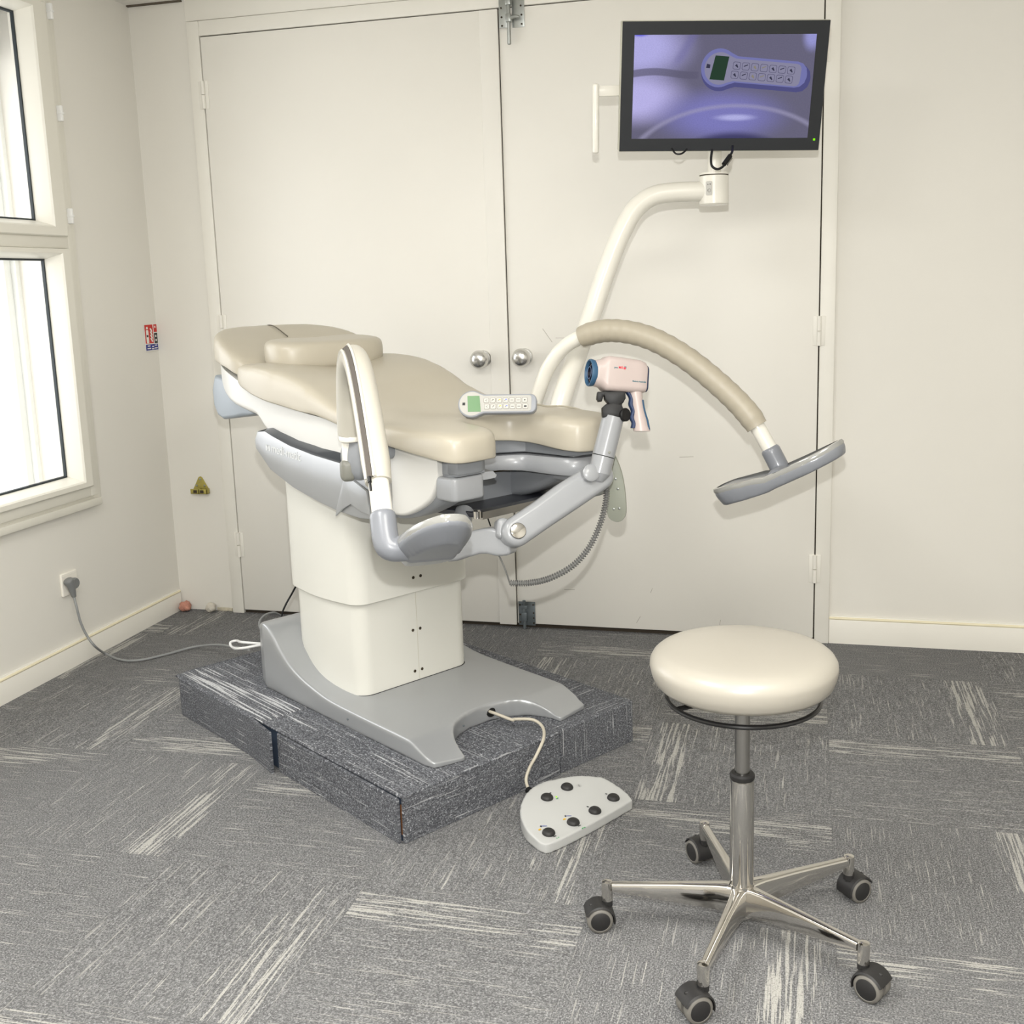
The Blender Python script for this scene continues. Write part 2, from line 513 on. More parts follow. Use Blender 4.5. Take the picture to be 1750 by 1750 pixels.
# door frame (trim_1), doors
DX0, DX1, DZ = -2.224, 0.028, 2.237
bm = new()
box(bm, -2.279, DX0 - 0.004, YB - 0.022, YB, 0, 2.295, 0.003)
box(bm, DX1 + 0.004, 0.082, YB - 0.022, YB, 0, 2.295, 0.003)
box(bm, DX0 - 0.004, DX1 + 0.004, YB - 0.022, YB, DZ + 0.004, 2.295, 0.003)
struct('trim_1', bm, M_trim)
struct('trim_2', box(new(), -2.285, 0.084, YB - 0.012, YB, 2.298, ZC, 0.002), M_trim)
# the dark slits around the leaves
bm = new()
box(bm, DX0 - 0.006, DX1 + 0.006, YB - 0.006, YB - 0.001, 0.0, DZ + 0.006)
struct('trim_3', bm, M_gap)
def leaf(name, x0, x1, z0):
    return struct(name, box(new(), x0, x1, YB - 0.022, YB - 0.007, z0, DZ, 0.0025), M_door)
door1 = leaf('door_1', DX0, -1.069, 0.016)
door2 = leaf('door_2', -1.065, DX1, 0.018)
bm = new()
box(bm, -1.134, -1.067, YB - 0.032, YB - 0.0225, 0.014, DZ - 0.002, 0.002)
obj('astragal', bm, M_door, door1)
def knob(door, x, z):
    fr = axes(V((x, YB - 0.022, z)), V((1, 0, 0)), V((0, 0, 1)), V((0, -1, 0)))
    bm = new()
    lathe(bm, [(0.031, 0.0), (0.031, 0.006), (0.029, 0.009), (0.013, 0.011), (0.012, 0.022), (0.02, 0.027), (0.029, 0.035), (0.0335, 0.046), (0.034, 0.054), (0.031, 0.066), (0.024, 0.074), (0.012, 0.0785), (0.002, 0.0795)], 32, fr)
    obj('door_knob', finish(bm), M_knob, door)
knob(door1, -1.165, 1.029)
knob(door2, -1.007, 1.034)
def butt_hinge(door, x, z):
    bm = new()
    for k in range(2):
        tube(bm, [(x, YB - 0.028, z - 0.05 + 0.051 * k), (x, YB - 0.028, z - 0.002 + 0.051 * k)], 0.0075, per=1, seg=12)
    box(bm, x - 0.02, x + 0.02, YB - 0.0245, YB - 0.0205, z - 0.05, z + 0.05, 0.001)
    obj('hinge', bm, M_trim, door)
butt_hinge(door1, DX0 - 0.001, 2.03); butt_hinge(door1, DX0 - 0.001, 1.16); butt_hinge(door1, DX0 - 0.001, 0.29)
butt_hinge(door2, DX1 + 0.002, 2.03); butt_hinge(door2, DX1 + 0.002, 1.11); butt_hinge(door2, DX1 + 0.002, 0.275)
# scuffs scratched into the right door
bm = new()
for (x, z, l, a) in ((-0.42, 0.67, 0.05, 2), (-0.92, 1.11, 0.06, -55), (-0.87, 1.10, 0.04, 0), (-0.86, 0.16, 0.04, 3), (-0.55, 0.17, 0.02, 70), (-0.6, 0.055, 0.03, 60), (-0.3, 0.06, 0.02, 80), (-1.4, 0.1, 0.05, 5), (-1.42, 0.14, 0.03, 75)):
    fr = axes(V((x, YB - 0.0223, z)), V((cos(radians(a)), 0, sin(radians(a)))), V((-sin(radians(a)), 0, cos(radians(a)))), V((0, -1, 0)))
    merge(bm, box(new(), -l / 2, l / 2, -0.0007, 0.0007, 0, 0.0003), fr)
obj('scratches', bm, mat('scratch', srgb(168, 162, 150), 0.7), door2)

# ---- window on the left
UX = XL
bm = new()
def ring_frame(bm, y0, y1, z0, z1, wy, wz, x0, x1, bev=0.004, mi=0):
    box(bm, x0, x1, y0, y0 + wy, z0, z1, bev, mi=mi); box(bm, x0, x1, y1 - wy, y1, z0, z1, bev, mi=mi)
    box(bm, x0, x1, y0 + wy - 0.002, y1 - wy + 0.002, z0, z0 + wz, bev, mi=mi); box(bm, x0, x1, y0 + wy - 0.002, y1 - wy + 0.002, z1 - wz, z1, bev, mi=mi)
# casing on the wall
ring_frame(bm, WY0 - 0.02, 3.418, 0.556, 2.33, 0.045, 0.05, UX - 0.02, UX + 0.012, 0.006)
# fixed frame
ring_frame(bm, WY0, 3.386, 0.585, 2.30, 0.04, 0.04, UX - 0.07, UX + 0.022)
box(bm, UX - 0.07, UX + 0.024, WY0 + 0.03, 3.36, 1.462, 1.505, 0.005)
win = struct('window_1', bm, M_upvc)
# sill lip
bm = new()
box(bm, UX - 0.01, UX + 0.028, WY0 - 0.03, 3.397, 0.547, 0.575, 0.003, 2)
obj('window_sill', bm, M_upvc, win)
def sash(z0, z1, gz0, gz1, gy):
    """one sash: frame face, sloped glazing bead, black gasket, glass"""
    y0, y1 = WY0 + 0.045, 3.352
    bm = new()
    fx = UX + 0.034
    A = [(fx, y1, z1), (fx, y0, z1), (fx, y0, z0), (fx, y1, z0)]
    e = 0.012
    def rect(x, dy, zt, zb): return [V((x, y1 - dy, z1 - zt)), V((x, y0 + dy, z1 - zt)), V((x, y0 + dy, z0 + zb)), V((x, y1 - dy, z0 + zb))]
    dg, tt, bb = y1 - gy, z1 - gz1, gz0 - z0
    prof = [rect(UX - 0.03, 0, 0, 0), rect(fx - 0.004, 0, 0, 0), rect(fx, 0.004, 0.004, 0.004), rect(fx, dg - 0.026, tt - 0.022, bb - 0.026),
            rect(fx - 0.006, dg - 0.021, tt - 0.018, bb - 0.021), rect(UX - 0.022, dg - 0.004, tt - 0.004, bb - 0.004), rect(UX - 0.05, dg - 0.003, tt - 0.003, bb - 0.003)]
    loft(bm, prof, True, False)
    sf = obj('sash', finish(bm), M_upvc, win, smooth=20)
    bm = new()
    loft(bm, [rect(UX - 0.026, dg - 0.006, tt - 0.006, bb - 0.006), rect(UX - 0.026, dg + 0.002, tt + 0.002, bb + 0.002), rect(UX - 0.036, dg + 0.003, tt + 0.003, bb + 0.003)], True, False)
    obj('gasket', finish(bm), M_gasket, sf)
    bm = new()
    box(bm, UX - 0.034, UX - 0.030, y0 + dg - 0.004, y1 - dg + 0.004, z0 + bb - 0.004, z1 - tt + 0.004)
    obj('pane', bm, M_glass, sf)
M_glass = bpy.data.materials.new('window_glass'); M_glass.use_nodes = True
_nt = M_glass.node_tree; _nt.nodes.clear()
_o = _nt.nodes.new('ShaderNodeOutputMaterial'); _m = _nt.nodes.new('ShaderNodeMixShader')
_t = _nt.nodes.new('ShaderNodeBsdfTransparent'); _g = _nt.nodes.new('ShaderNodeBsdfGlossy'); _g.inputs['Roughness'].default_value = 0.02
_m.inputs[0].default_value = 0.04
_nt.links.new(_t.outputs[0], _m.inputs[1]); _nt.links.new(_g.outputs[0], _m.inputs[2]); _nt.links.new(_m.outputs[0], _o.inputs[0])
sash(0.622, 1.462, 0.668, 1.425, 3.285)
sash(1.503, 2.272, 1.560, 2.226, 3.262)
bm = new()
for z in (2.247, 1.917, 1.574):
    box(bm, UX + 0.02, UX + 0.040, 3.370, 3.382, z - 0.026, z + 0.026, 0.003)
    box(bm, UX + 0.02, UX + 0.042, 3.369, 3.383, z - 0.003, z + 0.003, 0.001)
obj('hinge_cover', bm, mat('hinge_white', srgb(240, 240, 238), 0.3), win)
# outside: reveal with an outer guide rail, the roller-shutter box and a pale facade across the way
M_out = mat('outside_render', srgb(236, 238, 236), 0.8)
bm = new()
box(bm, UX - 0.42, UX - T, WY1 - 0.02, WY1 + 0.3, 0.3, 2.6)
box(bm, UX - 0.30, UX - 0.24, WY1 - 0.055, WY1 - 0.02, 0.5, 2.4, 0.004)
box(bm, UX - 0.46, UX - T, WY0 - 0.2, WY1 + 0.3, 0.42, 0.55)
struct('trim_4', bm, M_out)
struct('trim_5', box(new(), UX - 0.36, UX - 0.225, WY0, WY1 - 0.02, 2.10, 2.5, 0.01), mat('shutter_box', srgb(92, 94, 95), 0.6))

# ------------------------------------------------------------------ door bolts
def plate_bolt(name, label, x, z0, z1, top):
    t = thing(name, (x, YB - 0.022, z0), label, 'door bolt', 'bolts on the double door')
    bm = new()
    y = YB - 0.0225
    w = 0.056 if top else 0.031
    yy = YB - 0.0335
    # two plates with screw holes
    if top:
        box(bm, x - 0.038, x - 0.010, YB - 0.0345, YB - 0.0322, z0 + 0.055, z0 + 0.15, 0.0006)
        box(bm, x + 0.006, x + 0.05, YB - 0.0245, YB - 0.0222, z0 + 0.055, z0 + 0.17, 0.0006)
        holes = [(-0.028, 0.062), (-0.029, 0.09), (-0.03, 0.12), (0.04, 0.065), (0.04, 0.095), (0.038, 0.125)]
    else:
        box(bm, x - 0.03, x + 0.035, YB - 0.0245, YB - 0.0222, z0, z1, 0.0006)
        holes = [(-0.024, 0.012), (-0.024, 0.042), (-0.024, 0.08), (0.029, 0.01), (0.029, 0.03), (0.029, 0.05), (0.028, 0.082)]
    obj('plate', bm, M_steel if top else M_darkzinc, t)
    for dx, dz in holes:
        bm = new()
        fr = axes(V((x + dx, (YB - 0.0345) if (top and dx < 0) else (YB - 0.0245), z0 + dz)), V((1, 0, 0)), V((0, 0, 1)), V((0, -1, 0)))
        lathe(bm, [(0.0034, 0.0), (0.0034, 0.0012), (0.002, 0.0016)], 10, fr)
        obj('screw', finish(bm), M_hole, t)
    bm = new()
    if top:
        tube(bm, [(x - 0.002, YB - 0.042, z0), (x - 0.002, YB - 0.042, z1 + 0.02)], 0.0065, per=1, seg=14, round_end=True)
    else:
        tube(bm, [(x - 0.005, YB - 0.034, 0.002), (x - 0.005, YB - 0.034, z1 + 0.008)], 0.006, per=1, seg=14)
    obj('rod', finish(bm), M_steel if top else M_darkzinc, t)
    m_ = M_steel if top else M_darkzinc
    if top:
        for k in (0.07, 0.125): obj('guide', box(new(), x - 0.012, x + 0.008, YB - 0.052, YB - 0.03, z0 + k, z0 + k + 0.028, 0.004), m_, t)
        bm = new(); tube(bm, [(x, YB - 0.045, z0 + 0.082), (x + 0.022, YB - 0.05, z0 + 0.085), (x + 0.036, YB - 0.05, z0 + 0.083)], 0.006, per=4, seg=10, round_end=True)
        obj('finger_knob', finish(bm), m_, t)
    else:
        obj('guide', box(new(), x - 0.014, x + 0.006, YB - 0.043, YB - 0.024, z0 + 0.02, z0 + 0.055, 0.003), m_, t)
        obj('guide', box(new(), x - 0.016, x + 0.008, YB - 0.041, YB - 0.024, z0 + 0.068, z0 + 0.082, 0.002), m_, t)
plate_bolt('door_bolt', 'shiny zinc bolt at the top of the double door with its rod pulled down', -1.022, 2.115, 2.285, True)
plate_bolt('door_bolt', 'dull grey bolt low on the double door with its rod in the floor', -1.03, 0.012, 0.105, False)

# ------------------------------------------------------------------ small things on the left side
# fire extinguisher notice
fr = axes(V((XL + 0.001, 3.836, 1.13)), V((0, 1, 0)), V((0, 0, 1)), V((1, 0, 0)))
bm = new()
W2, H2 = 0.044, 0.053
M_sgnw = mat('sign_white', srgb(228, 226, 220), 0.4); M_red = mat('sign_red', srgb(196, 34, 22), 0.4); M_navy = mat('sign_blue', srgb(28, 36, 130), 0.4); M_sblk = mat('sign_black', srgb(18, 18, 20), 0.4)
box(bm, -W2, W2, -H2, H2, 0, 0.002)
def patch(x0, x1, y0, y1, z, mi): box(bm, x0, x1, y0, y1, z, z + 0.0004, mi=mi)
patch(-0.041, 0.014, -0.023, 0.050, 0.002, 1); patch(0.020, 0.041, 0.020, 0.050, 0.002, 1)
patch(0.020, 0.041, -0.024, 0.016, 0.002, 3); patch(-0.041, 0.041, -0.050, -0.027, 0.002, 2)
z = 0.0024
def poly(pts, mi):
    f = bm.faces.new([bm.verts.new(V((x, y, z + 0.0003))) for x, y in pts]); f.material_index = mi
poly(rrect(0.016, 0.052, 0.005, 4, -0.026, 0.004), 0)
poly([(-0.034, 0.033), (-0.030, 0.042), (-0.021, 0.042), (-0.018, 0.033)], 0)
poly([(-0.031, 0.002), (-0.021, 0.002), (-0.021, 0.010), (-0.031, 0.010)][::1], 1)
for k in range(4):
    y = -0.012 + 0.013 * k
    poly([(-0.008, y + 0.008), (0.000, y - 0.004), (0.009, y - 0.008), (0.007, y + 0.002), (-0.002, y + 0.010)], 0)
for y in (-0.012, 0.004): poly(rrect(0.008, 0.009, 0.002, 3, 0.030, y), 0)
poly([(0.025, 0.036), (0.033, 0.036), (0.033, 0.044), (0.025, 0.044)], 0)
for (a, b_, y) in ((-0.03, -0.012, -0.033), (-0.034, -0.01, -0.043), (0.0, 0.012, -0.036), (0.018, 0.034, -0.032), (0.016, 0.036, -0.043), (-0.003, 0.012, -0.045)):
    poly([(a, y - 0.002), (b_, y - 0.002), (b_, y + 0.002), (a, y + 0.002)], 0)
obj('fire_notice', bm, [M_sgnw, M_red, M_navy, M_sblk], None, fr, label='small red, black and blue extinguisher notice on the left wall near the corner', cat='sign', origin=(XL + 0.001, 3.836, 1.077))

# triangular brass-yellow bracket on the back wall
fr = axes(V((-2.389, YB - 0.001, 0.495)), V((1, 0, 0)), V((0, 0, 1)), V((0, -1, 0)))
t = thing('wall_bracket', (-2.389, YB, 0.495), 'triangular yellow zinc bracket screwed to the wall beside the door frame', 'bracket')
bm = new()
tripts = [(-0.036, 0.0), (0.036, 0.0), (0.036, 0.016), (0.008, 0.066), (0.0, 0.070), (-0.008, 0.066), (-0.036, 0.016)]
rprism(bm, tripts, 0, 0.0025, 0.0006, 2)
obj('back_plate', finish(bm), M_brass, t, fr)
bm = new()
box(bm, -0.038, 0.038, 0.0, 0.003, 0, 0.022, 0.001); box(bm, -0.038, 0.038, 0.0, 0.020, 0.019, 0.022, 0.001)
box(bm, -0.003, 0.003, 0.0, 0.022, 0.002, 0.022, 0.001); box(bm, 0.033, 0.038, 0.0, 0.022, 0.002, 0.022, 0.001)
obj('hook_rail', bm, M_brass, t, fr)
for x, y in ((0, 0.058), (-0.018, 0.032), (0.018, 0.032)):
    bm = new(); lathe(bm, [(0.004, 0), (0.004, 0.004), (0.002, 0.005)], 12, fr @ Matrix.Translation((x, y, 0.002)))
    obj('screw', finish(bm), M_steel, t)
for x in (-0.016, 0.014): obj('slot', box(new(), x - 0.008, x + 0.008, 0.004, 0.016, 0.0225, 0.0232), M_hole, t, fr)

# socket outlet + plug and power cable
fr = axes(V((XL, 3.197, 0.301)), V((0, 1, 0)), V((0, 0, 1)), V((1, 0, 0)))
t = thing('wall_socket', (XL, 3.197, 0.26), 'white square wall socket low on the left wall with a grey plug in it', 'socket')
bm = new(); rprism(bm, rrect(0.084, 0.082, 0.005), 0, 0.010, 0.003); obj('cover_plate', finish(bm), mat('socket_white', srgb(238, 234, 224), 0.35), t, fr)
bm = new(); box(bm, -0.039, 0.039, 0.030, 0.0315, 0.0098, 0.0108); obj('groove', bm, M_trim, t, fr)
t = thing('power_cable', (XL + 0.05, 3.21, 0.0), 'grey mains cable with an angled plug running from the wall socket to the chair base', 'cable')
bm = new()
lathe(bm, [(0.019, 0.0), (0.020, 0.003), (0.020, 0.010), (0.017, 0.015)], 24, axes(V((XL + 0.0105, 3.211, 0.297)), V((0, 1, 0)), V((0, 0, 1)), V((1, 0, 0))))
tube(bm, [(-2.5060, 3.1704, 0.3165), (-2.5030, 3.1764, 0.3001), (-2.5030, 3.1823, 0.2771), (-2.5030, 3.1870, 0.2564)], lambda s: 0.018 - 0.010 * s, per=5, seg=14, round_end=True)
obj('plug', finish(bm), mat('plug_grey', srgb(122, 124, 124), 0.5), t)
bm = new()
pts = [(-2.5030, 3.1856, 0.2676), (-2.5000, 3.1846, 0.2465), (-2.4890, 3.1767, 0.2194), (-2.4830, 3.1820, 0.1621), (-2.4720, 3.1944, 0.1089), (-2.4500, 3.2038, 0.0677), (-2.4844, 3.3001, 0.0060), (-2.3861, 3.2501, 0.0060), (-2.3093, 3.2573, 0.0070), (-2.2510, 3.3332, 0.0060), (-2.1862, 3.4050, 0.0120), (-2.0666, 3.3691, 0.0400), (-1.9097, 3.2230, 0.0900), (-1.7218, 2.9928, 0.1715)]
tube(bm, pts, 0.0043, per=8, seg=10)
obj('lead', finish(bm), M_cable, t)

# crumbs of plaster in the corner
def crumb(name, label, x, y, r, m, seed):
    bm = new(); bmesh.ops.create_icosphere(bm, subdivisions=3, radius=r)
    for v in bm.verts:
        n = noise.noise(v.co * (1.2 / r) + V((seed, 0, 0))) * 0.6 + noise.noise(v.co * (3 / r)) * 0.25
        v.co *= 1 + n * 0.6
        v.co.z *= 0.85
    lo = min(v.co.z for v in bm.verts)
    bm.transform(Matrix.Translation((x, y, -lo)))
    obj(name, bm, m, None, None, 20, label=label, cat='debris', origin=(x, y, 0))
crumb('plaster_lump', 'small salmon-pink lump lying in the wall corner behind the skirting board end', -2.488, 3.845, 0.025, mat('salmon_plaster', srgb(186, 132, 114), 0.9, mottle=(90, 0.45)), 3.0)
crumb('plaster_flake', 'loose whitish plaster flake at the foot of the wall left of the door frame', -2.375, 3.852, 0.021, mat('white_plaster', srgb(202, 196, 184), 0.9, mottle=(60, 0.15)), 8.0)
bm = new()
box(bm, -2.36, -2.29, YB - 0.006, YB, 0, 0.014, 0.002); box(bm, -2.33, -2.315, YB - 0.008, YB, 0.0, 0.008, 0.001)
struct('trim_6', bm, mat('ragged_edge', srgb(196, 188, 168), 0.9, mottle=(80, 0.3)))
struct('trim_7', box(new(), XL, -2.30, YB - 0.012, YB, ZC - 0.006, ZC, 0.001), mat('dark_crack', srgb(92, 84, 72), 0.9))

# ------------------------------------------------------------------ chair frame: s towards the foot end, w to the far side
TH = -0.5707
OX, OY = -0.7460, 2.6040
MC = Matrix.Translation((OX, OY, 0)) @ Matrix.Rotation(TH, 4, 'Z')
def wp(s, w, z): return MC @ V((s, w, z))

# ---- carpeted platform
PZ = 0.122
S0, S1, Wn, Wf = -1.125, 0.062, -0.41, 0.40
p = wp((S0 + S1) / 2, (Wn + Wf) / 2, 0)
plat = thing('carpeted_platform', (p.x, p.y, 0), 'low platform clad in dark grey carpet offcuts under the examination chair', 'platform', None, TH)
bm = new()
core = [(S0 + 0.05, Wn + 0.008), (S1 - 0.008, Wn + 0.008), (S1 - 0.008, Wf - 0.008), (S0 + 0.008, Wf - 0.008), (S0 + 0.008, Wn + 0.05)]
rprism(bm, core, 0.0, PZ - 0.007, 0.001, 1)
obj('core', finish(bm), M_core, plat, MC)
bm = new(); box(bm, S1 - 0.008, S1 - 0.0015, Wn + 0.004, Wn + 0.02, 0.02, 0.095); obj('bare_edge', bm, M_brown, plat, MC)
def uvtile(bm, fu):
    l_ = bm.loops.layers.uv.new('UVMap')
    for f in bm.faces:
        for l in f.loops: l[l_].uv = fu(l.vert.co, f.normal)
def tile(path, z0, z1, th, seed, vertical=False):
    """an upright carpet offcut following a 2D path (list of (s, w))"""
    bm = new()
    P = [V(q) for q in path]; L = [0]
    for a, b in zip(P, P[1:]): L.append(L[-1] + (b - a).length)
    rings = []
    for i, q in enumerate(P):
        d = (P[min(i + 1, len(P) - 1)] - P[max(i - 1, 0)]).normalized(); n = V((d.y, -d.x))
        o = q + n * th
        rings.append([(q.x, q.y, z0), (o.x, o.y, z0), (o.x, o.y, z1 - 0.002), (o.x - n.x * 0.002, o.y - n.y * 0.002, z1), (q.x, q.y, z1)])
    loft(bm, rings); finish(bm)
    rx = random.uniform(0, 7)
    l_ = bm.loops.layers.uv.new('UVMap')
    for f in bm.faces:
        for l in f.loops:
            c = l.vert.co
            k = min(range(len(P)), key=lambda i: (P[i] - V((c.x, c.y))).length)
            u = L[k] if not vertical else c.z
            v = c.z if not vertical else L[k]
            l[l_].uv = (0.071 + seed * 0.5 + u * 0.98, 0.14 + seed * 0.5 + v + 0.05)
    obj('carpet_tile', bm, M_plat, plat, MC, 30)
def line(a, b, n=6): return [(a[0] + (b[0] - a[0]) * k / n, a[1] + (b[1] - a[1]) * k / n) for k in range(n + 1)]
e = 0.007
tile([(S0 + 0.0, Wn + 0.12)] + [(S0 + 0.055 - 0.055 * sin(radians(a)), Wn + 0.055 - 0.055 * cos(radians(a))) for a in (90, 70, 50, 30, 10, 0)] + line((S0 + 0.06, Wn + 0.001), (-0.985, Wn + 0.001), 2), 0.002, PZ - 0.001, e, 1)
tile(line((-0.985, Wn + 0.002), (-0.75, Wn + 0.002), 4) + [(-0.65, Wn - 0.0), (-0.58, Wn - 0.008), (-0.5, Wn - 0.018)], 0.001, PZ - 0.002, e, 2)
tile(line((-0.496, Wn + 0.003), (S1 - 0.004, Wn + 0.0), 6), 0.001, PZ - 0.009, e, 3)
tile(line((S1, Wn + 0.003), (S1 + 0.004, 0.105), 6), 0.001, PZ - 0.001, e, 4)
tile(line((S1, 0.112), (S1, Wf), 5), 0.001, PZ - 0.001, e, 5, True)
tile(line((S1 - 0.003, Wf), (S0, Wf), 6), 0.001, PZ - 0.001, e, 6)
tile(line((S0, Wf), (S0, Wn + 0.12), 5), 0.001, PZ - 0.001, e, 7)
M_plat2 = carpet('carpet_offcut_banded', srgb(62, 63, 67), srgb(116, 118, 123), srgb(206, 208, 212), srgb(210, 211, 212), False, 0.01, 0.15, 0.8)
def toptile(s0, s1, w0, w1, seed, vert, z=PZ, m=None):
    bm = new(); box(bm, s0, s1, w0, w1, z - 0.007, z, 0.002, 1)
    l_ = bm.loops.layers.uv.new('UVMap')
    for f in bm.faces:
        for l in f.loops:
            c = l.vert.co; a, b = c.x - s0, c.y - w0
            if vert: a, b = b, a
            l[l_].uv = (0.071 + seed * 0.5 + a * 0.6, 0.10 + seed * 0.5 + b * 0.9)
    obj('carpet_tile', bm, m or M_plat, plat, MC)
toptile(S0 + 0.004, -0.58, Wn - 0.001, 0.0, 11, False, PZ, M_plat2); toptile(-0.577, S1 + 0.004, Wn - 0.001, 0.012, 12, False)
toptile(S0 + 0.004, -0.58, 0.003, Wf, 13, False); toptile(-0.577, S1 + 0.004, 0.015, Wf, 14, True)

# ---- the examination chair
b0 = wp(-0.42, 0, PZ)
chair = thing('examination_chair', (b0.x, b0.y, PZ), 'beige gynaecological examination chair with white lifting column on a silver base', 'examination chair', None, TH)
def cp(name, bm, m, parent=None, smooth=35, **k): return obj(name, bm, m, parent or chair, MC, smooth, **k)

# base casting: plan outline with the arched cut between the two front feet
BW = 0.272
arch = [(0.022 - 0.142 * sin(pi * k / 18) ** 0.9, -0.172 + 0.325 * (1 - cos(pi * k / 18)) / 2) for k in range(19)]
arch[0] = (0.028, -0.180); arch[-1] = (0.028, 0.155)
outl = [(-0.80, -BW), (-0.6, -BW), (-0.4, -BW), (-0.2, -BW), (-0.03, -BW), (0.008, -BW + 0.005)] + arch + [(0.012, BW - 0.008), (-0.03, BW), (-0.2, BW), (-0.4, BW), (-0.6, BW), (-0.80, BW), (-0.855, BW - 0.02), (-0.878, BW - 0.07), (-0.885, 0.0), (-0.878, -BW + 0.07), (-0.855, -BW + 0.02)]
bm = soft(outl, 0.0, 0.06, 0.006, 7)
BT = [(-0.89, 0.285), (-0.84, 0.315), (-0.80, 0.325), (-0.76, 0.312), (-0.71, 0.268), (-0.66, 0.232), (-0.60, 0.207), (-0.53, 0.190), (-0.45, 0.178), (-0.30, 0.174), (-0.09, 0.172), (-0.07, 0.168), (0.0, 0.140), (0.03, 0.133)]
for v in bm.verts:
    t_ = v.co.z / 0.06
    v.co.z = PZ + (sinterp(BT, v.co.x) - PZ) * t_
base = cp('base', bm, M_silver, smooth=60)
# sockets in the arch
bm = new()
fr = look_frame((-0.118, 0.030, 0.148), (1, -0.25, 0.12))
lathe(bm, [(0.014, 0.0), (0.014, 0.003), (0.011, 0.0035)], 20, fr)
cp('cable_opening', finish(bm), M_black, base)
for (s, w, z) in ((-0.36, -BW - 0.0005, 0.150), (-0.095, -0.085, 0.15), (-0.095, 0.095, 0.155)):
    bm = new(); lathe(bm, [(0.003, 0), (0.003, 0.002), (0.001, 0.003)], 8, look_frame((s, w, z), (0, -1, 0) if w < -0.2 else (1, 0, 0)))
    cp('screw', finish(bm), M_darkzinc, base)
bm = new()
box(bm, -0.892, -0.880, -0.22, -0.14, 0.20, 0.245, 0.004)
cp('cable_inlet', bm, M_white, base)

# column: inner (lower) and outer (upper) sleeve
def col_outline(s0, s1, w, rf, rr, bulge=0.012):
    pts = []
    def arc(c, r, a0, a1, n=7):
        for k in range(n + 1):
            a = radians(a0 + (a1 - a0) * k / n); pts.append((c[0] + r * cos(a), c[1] + r * sin(a)))
    arc((s1 - rf, w - rf), rf, 0, 90); 
    for k in range(1, 6): pts.append((s1 - rf + (s0 + rr - s1 + rf) * k / 6, w + bulge * sin(pi * k / 6)))
    arc((s0 + rr, w - rr), rr, 90, 180)
    arc((s0 + rr, -w + rr), rr, 180, 270)
    for k in range(1, 6): pts.append((s0 + rr + (s1 - rf - s0 - rr) * k / 6, -w - bulge * sin(pi * k / 6)))
    arc((s1 - rf, -w + rf), rf, 270, 360)
    return pts
bm = new(); rprism(bm, col_outline(-0.775, -0.402, 0.197, 0.045, 0.10), 0.13, 0.60, 0.001, 1)
lower = cp('lower_column', finish(bm), M_column, smooth=40)
bm = new(); rprism(bm, col_outline(-0.778, -0.3995, 0.1995, 0.047, 0.10), 0.13, 0.1765, 0.0005, 1)
cp('column_gasket', finish(bm), M_black_gap, lower)
bm = new(); rprism(bm, col_outline(-0.795, -0.388, 0.208, 0.05, 0.11), 0.442, 0.87, 0.0, 1, 0.002)
upper = cp('upper_column', finish(bm), M_column, smooth=40)
def dots(parent, face_s, zs, label=None):
    for z in zs:
        for w in (-0.010, 0.016):
            bm = new(); lathe(bm, [(0.0045, 0), (0.0045, 0.0012), (0.003, 0.0016)], 12, look_frame((face_s, w, z), (1, 0, 0)))
            cp('screw', finish(bm), M_hole, parent)
dots(upper, -0.388, (0.487,)); dots(lower, -0.402, (0.328, 0.205))
bm = new(); box(bm, -0.4022, -0.4015, 0.0045, 0.0060, 0.18, 0.445); cp('seam', bm, mat('seam_line', srgb(196, 192, 178), 0.6), lower)

# lower hull in grey and upper shell in white
def hull(prof_bot, prof_top, s0, s1, hw, n=40, rb=0.05, taper=None, win=None):
    rings = []
    for i in range(n + 1):
        s = s0 + (s1 - s0) * i / n
        zt, zb = sinterp(prof_top, s), sinterp(prof_bot, s)
        h = hw if taper is None else taper(s)
        r = min(rb, (zt - zb) * 0.45, h * 0.5)
        if win is not None:
            c_, h = win
            r = min(rb, (zt - zb) * 0.45, h * 0.5)
        ring = [(s, -h, zt), (s, -h, zb + r)]
        for a in (22, 45, 67): ring.append((s, -h + r * (1 - cos(radians(a))), zb + r - r * sin(radians(a))))
        ring += [(s, -h + r, zb), (s, h - r, zb)]
        for a in (67, 45, 22): ring.append((s, h - r * (1 - cos(radians(a))), zb + r - r * sin(radians(a))))
        ring += [(s, h, zb + r), (s, h, zt)]
        if win is not None: ring = [(a, b + win[0], c) for a, b, c in ring]
        rings.append(ring)
    bm = new(); loft(bm, rings); return finish(bm)
GB = [(-0.70, 0.86), (-0.62, 0.80), (-0.5, 0.755), (-0.35, 0.728), (-0.2, 0.722), (-0.12, 0.730), (-0.055, 0.748), (0.017, 0.782), (0.052, 0.808), (0.08, 0.84), (0.095, 0.868)]
GT = [(-0.70, 0.885), (-0.3, 0.885), (0.095, 0.893)]
bm = hull(GB, GT, -0.70, -0.13, 0.228, 30, 0.03)
for q in (-0.185, 0.185): merge(bm, hull(GB, GT, -0.15, 0.095, 0.228, 20, 0.02, None, (q, 0.043)))
hullo = cp('grey_hull', bm, M_grey)
WB = [(-1.135, 1.052), (-1.085, 1.030), (-1.0, 0.990), (-0.925, 0.966), (-0.85, 0.952), (-0.79, 0.940), (-0.745, 0.905), (-0.6, 0.83), (-0.45, 0.775), (-0.3, 0.75), (-0.17, 0.742), (-0.10, 0.744), (-0.033, 0.770), (0.008, 0.796), (0.030, 0.825), (0.046, 0.860)]
WT = [(-1.135, 1.102), (-1.085, 1.094), (-1.05, 1.084), (-0.95, 1.062), (-0.88, 1.04), (-0.82, 1.022), (-0.70, 0.994), (-0.54, 0.972), (-0.43, 0.962), (-0.33, 0.945), (-0.165, 0.920), (-0.046, 0.910), (0.046, 0.902)]
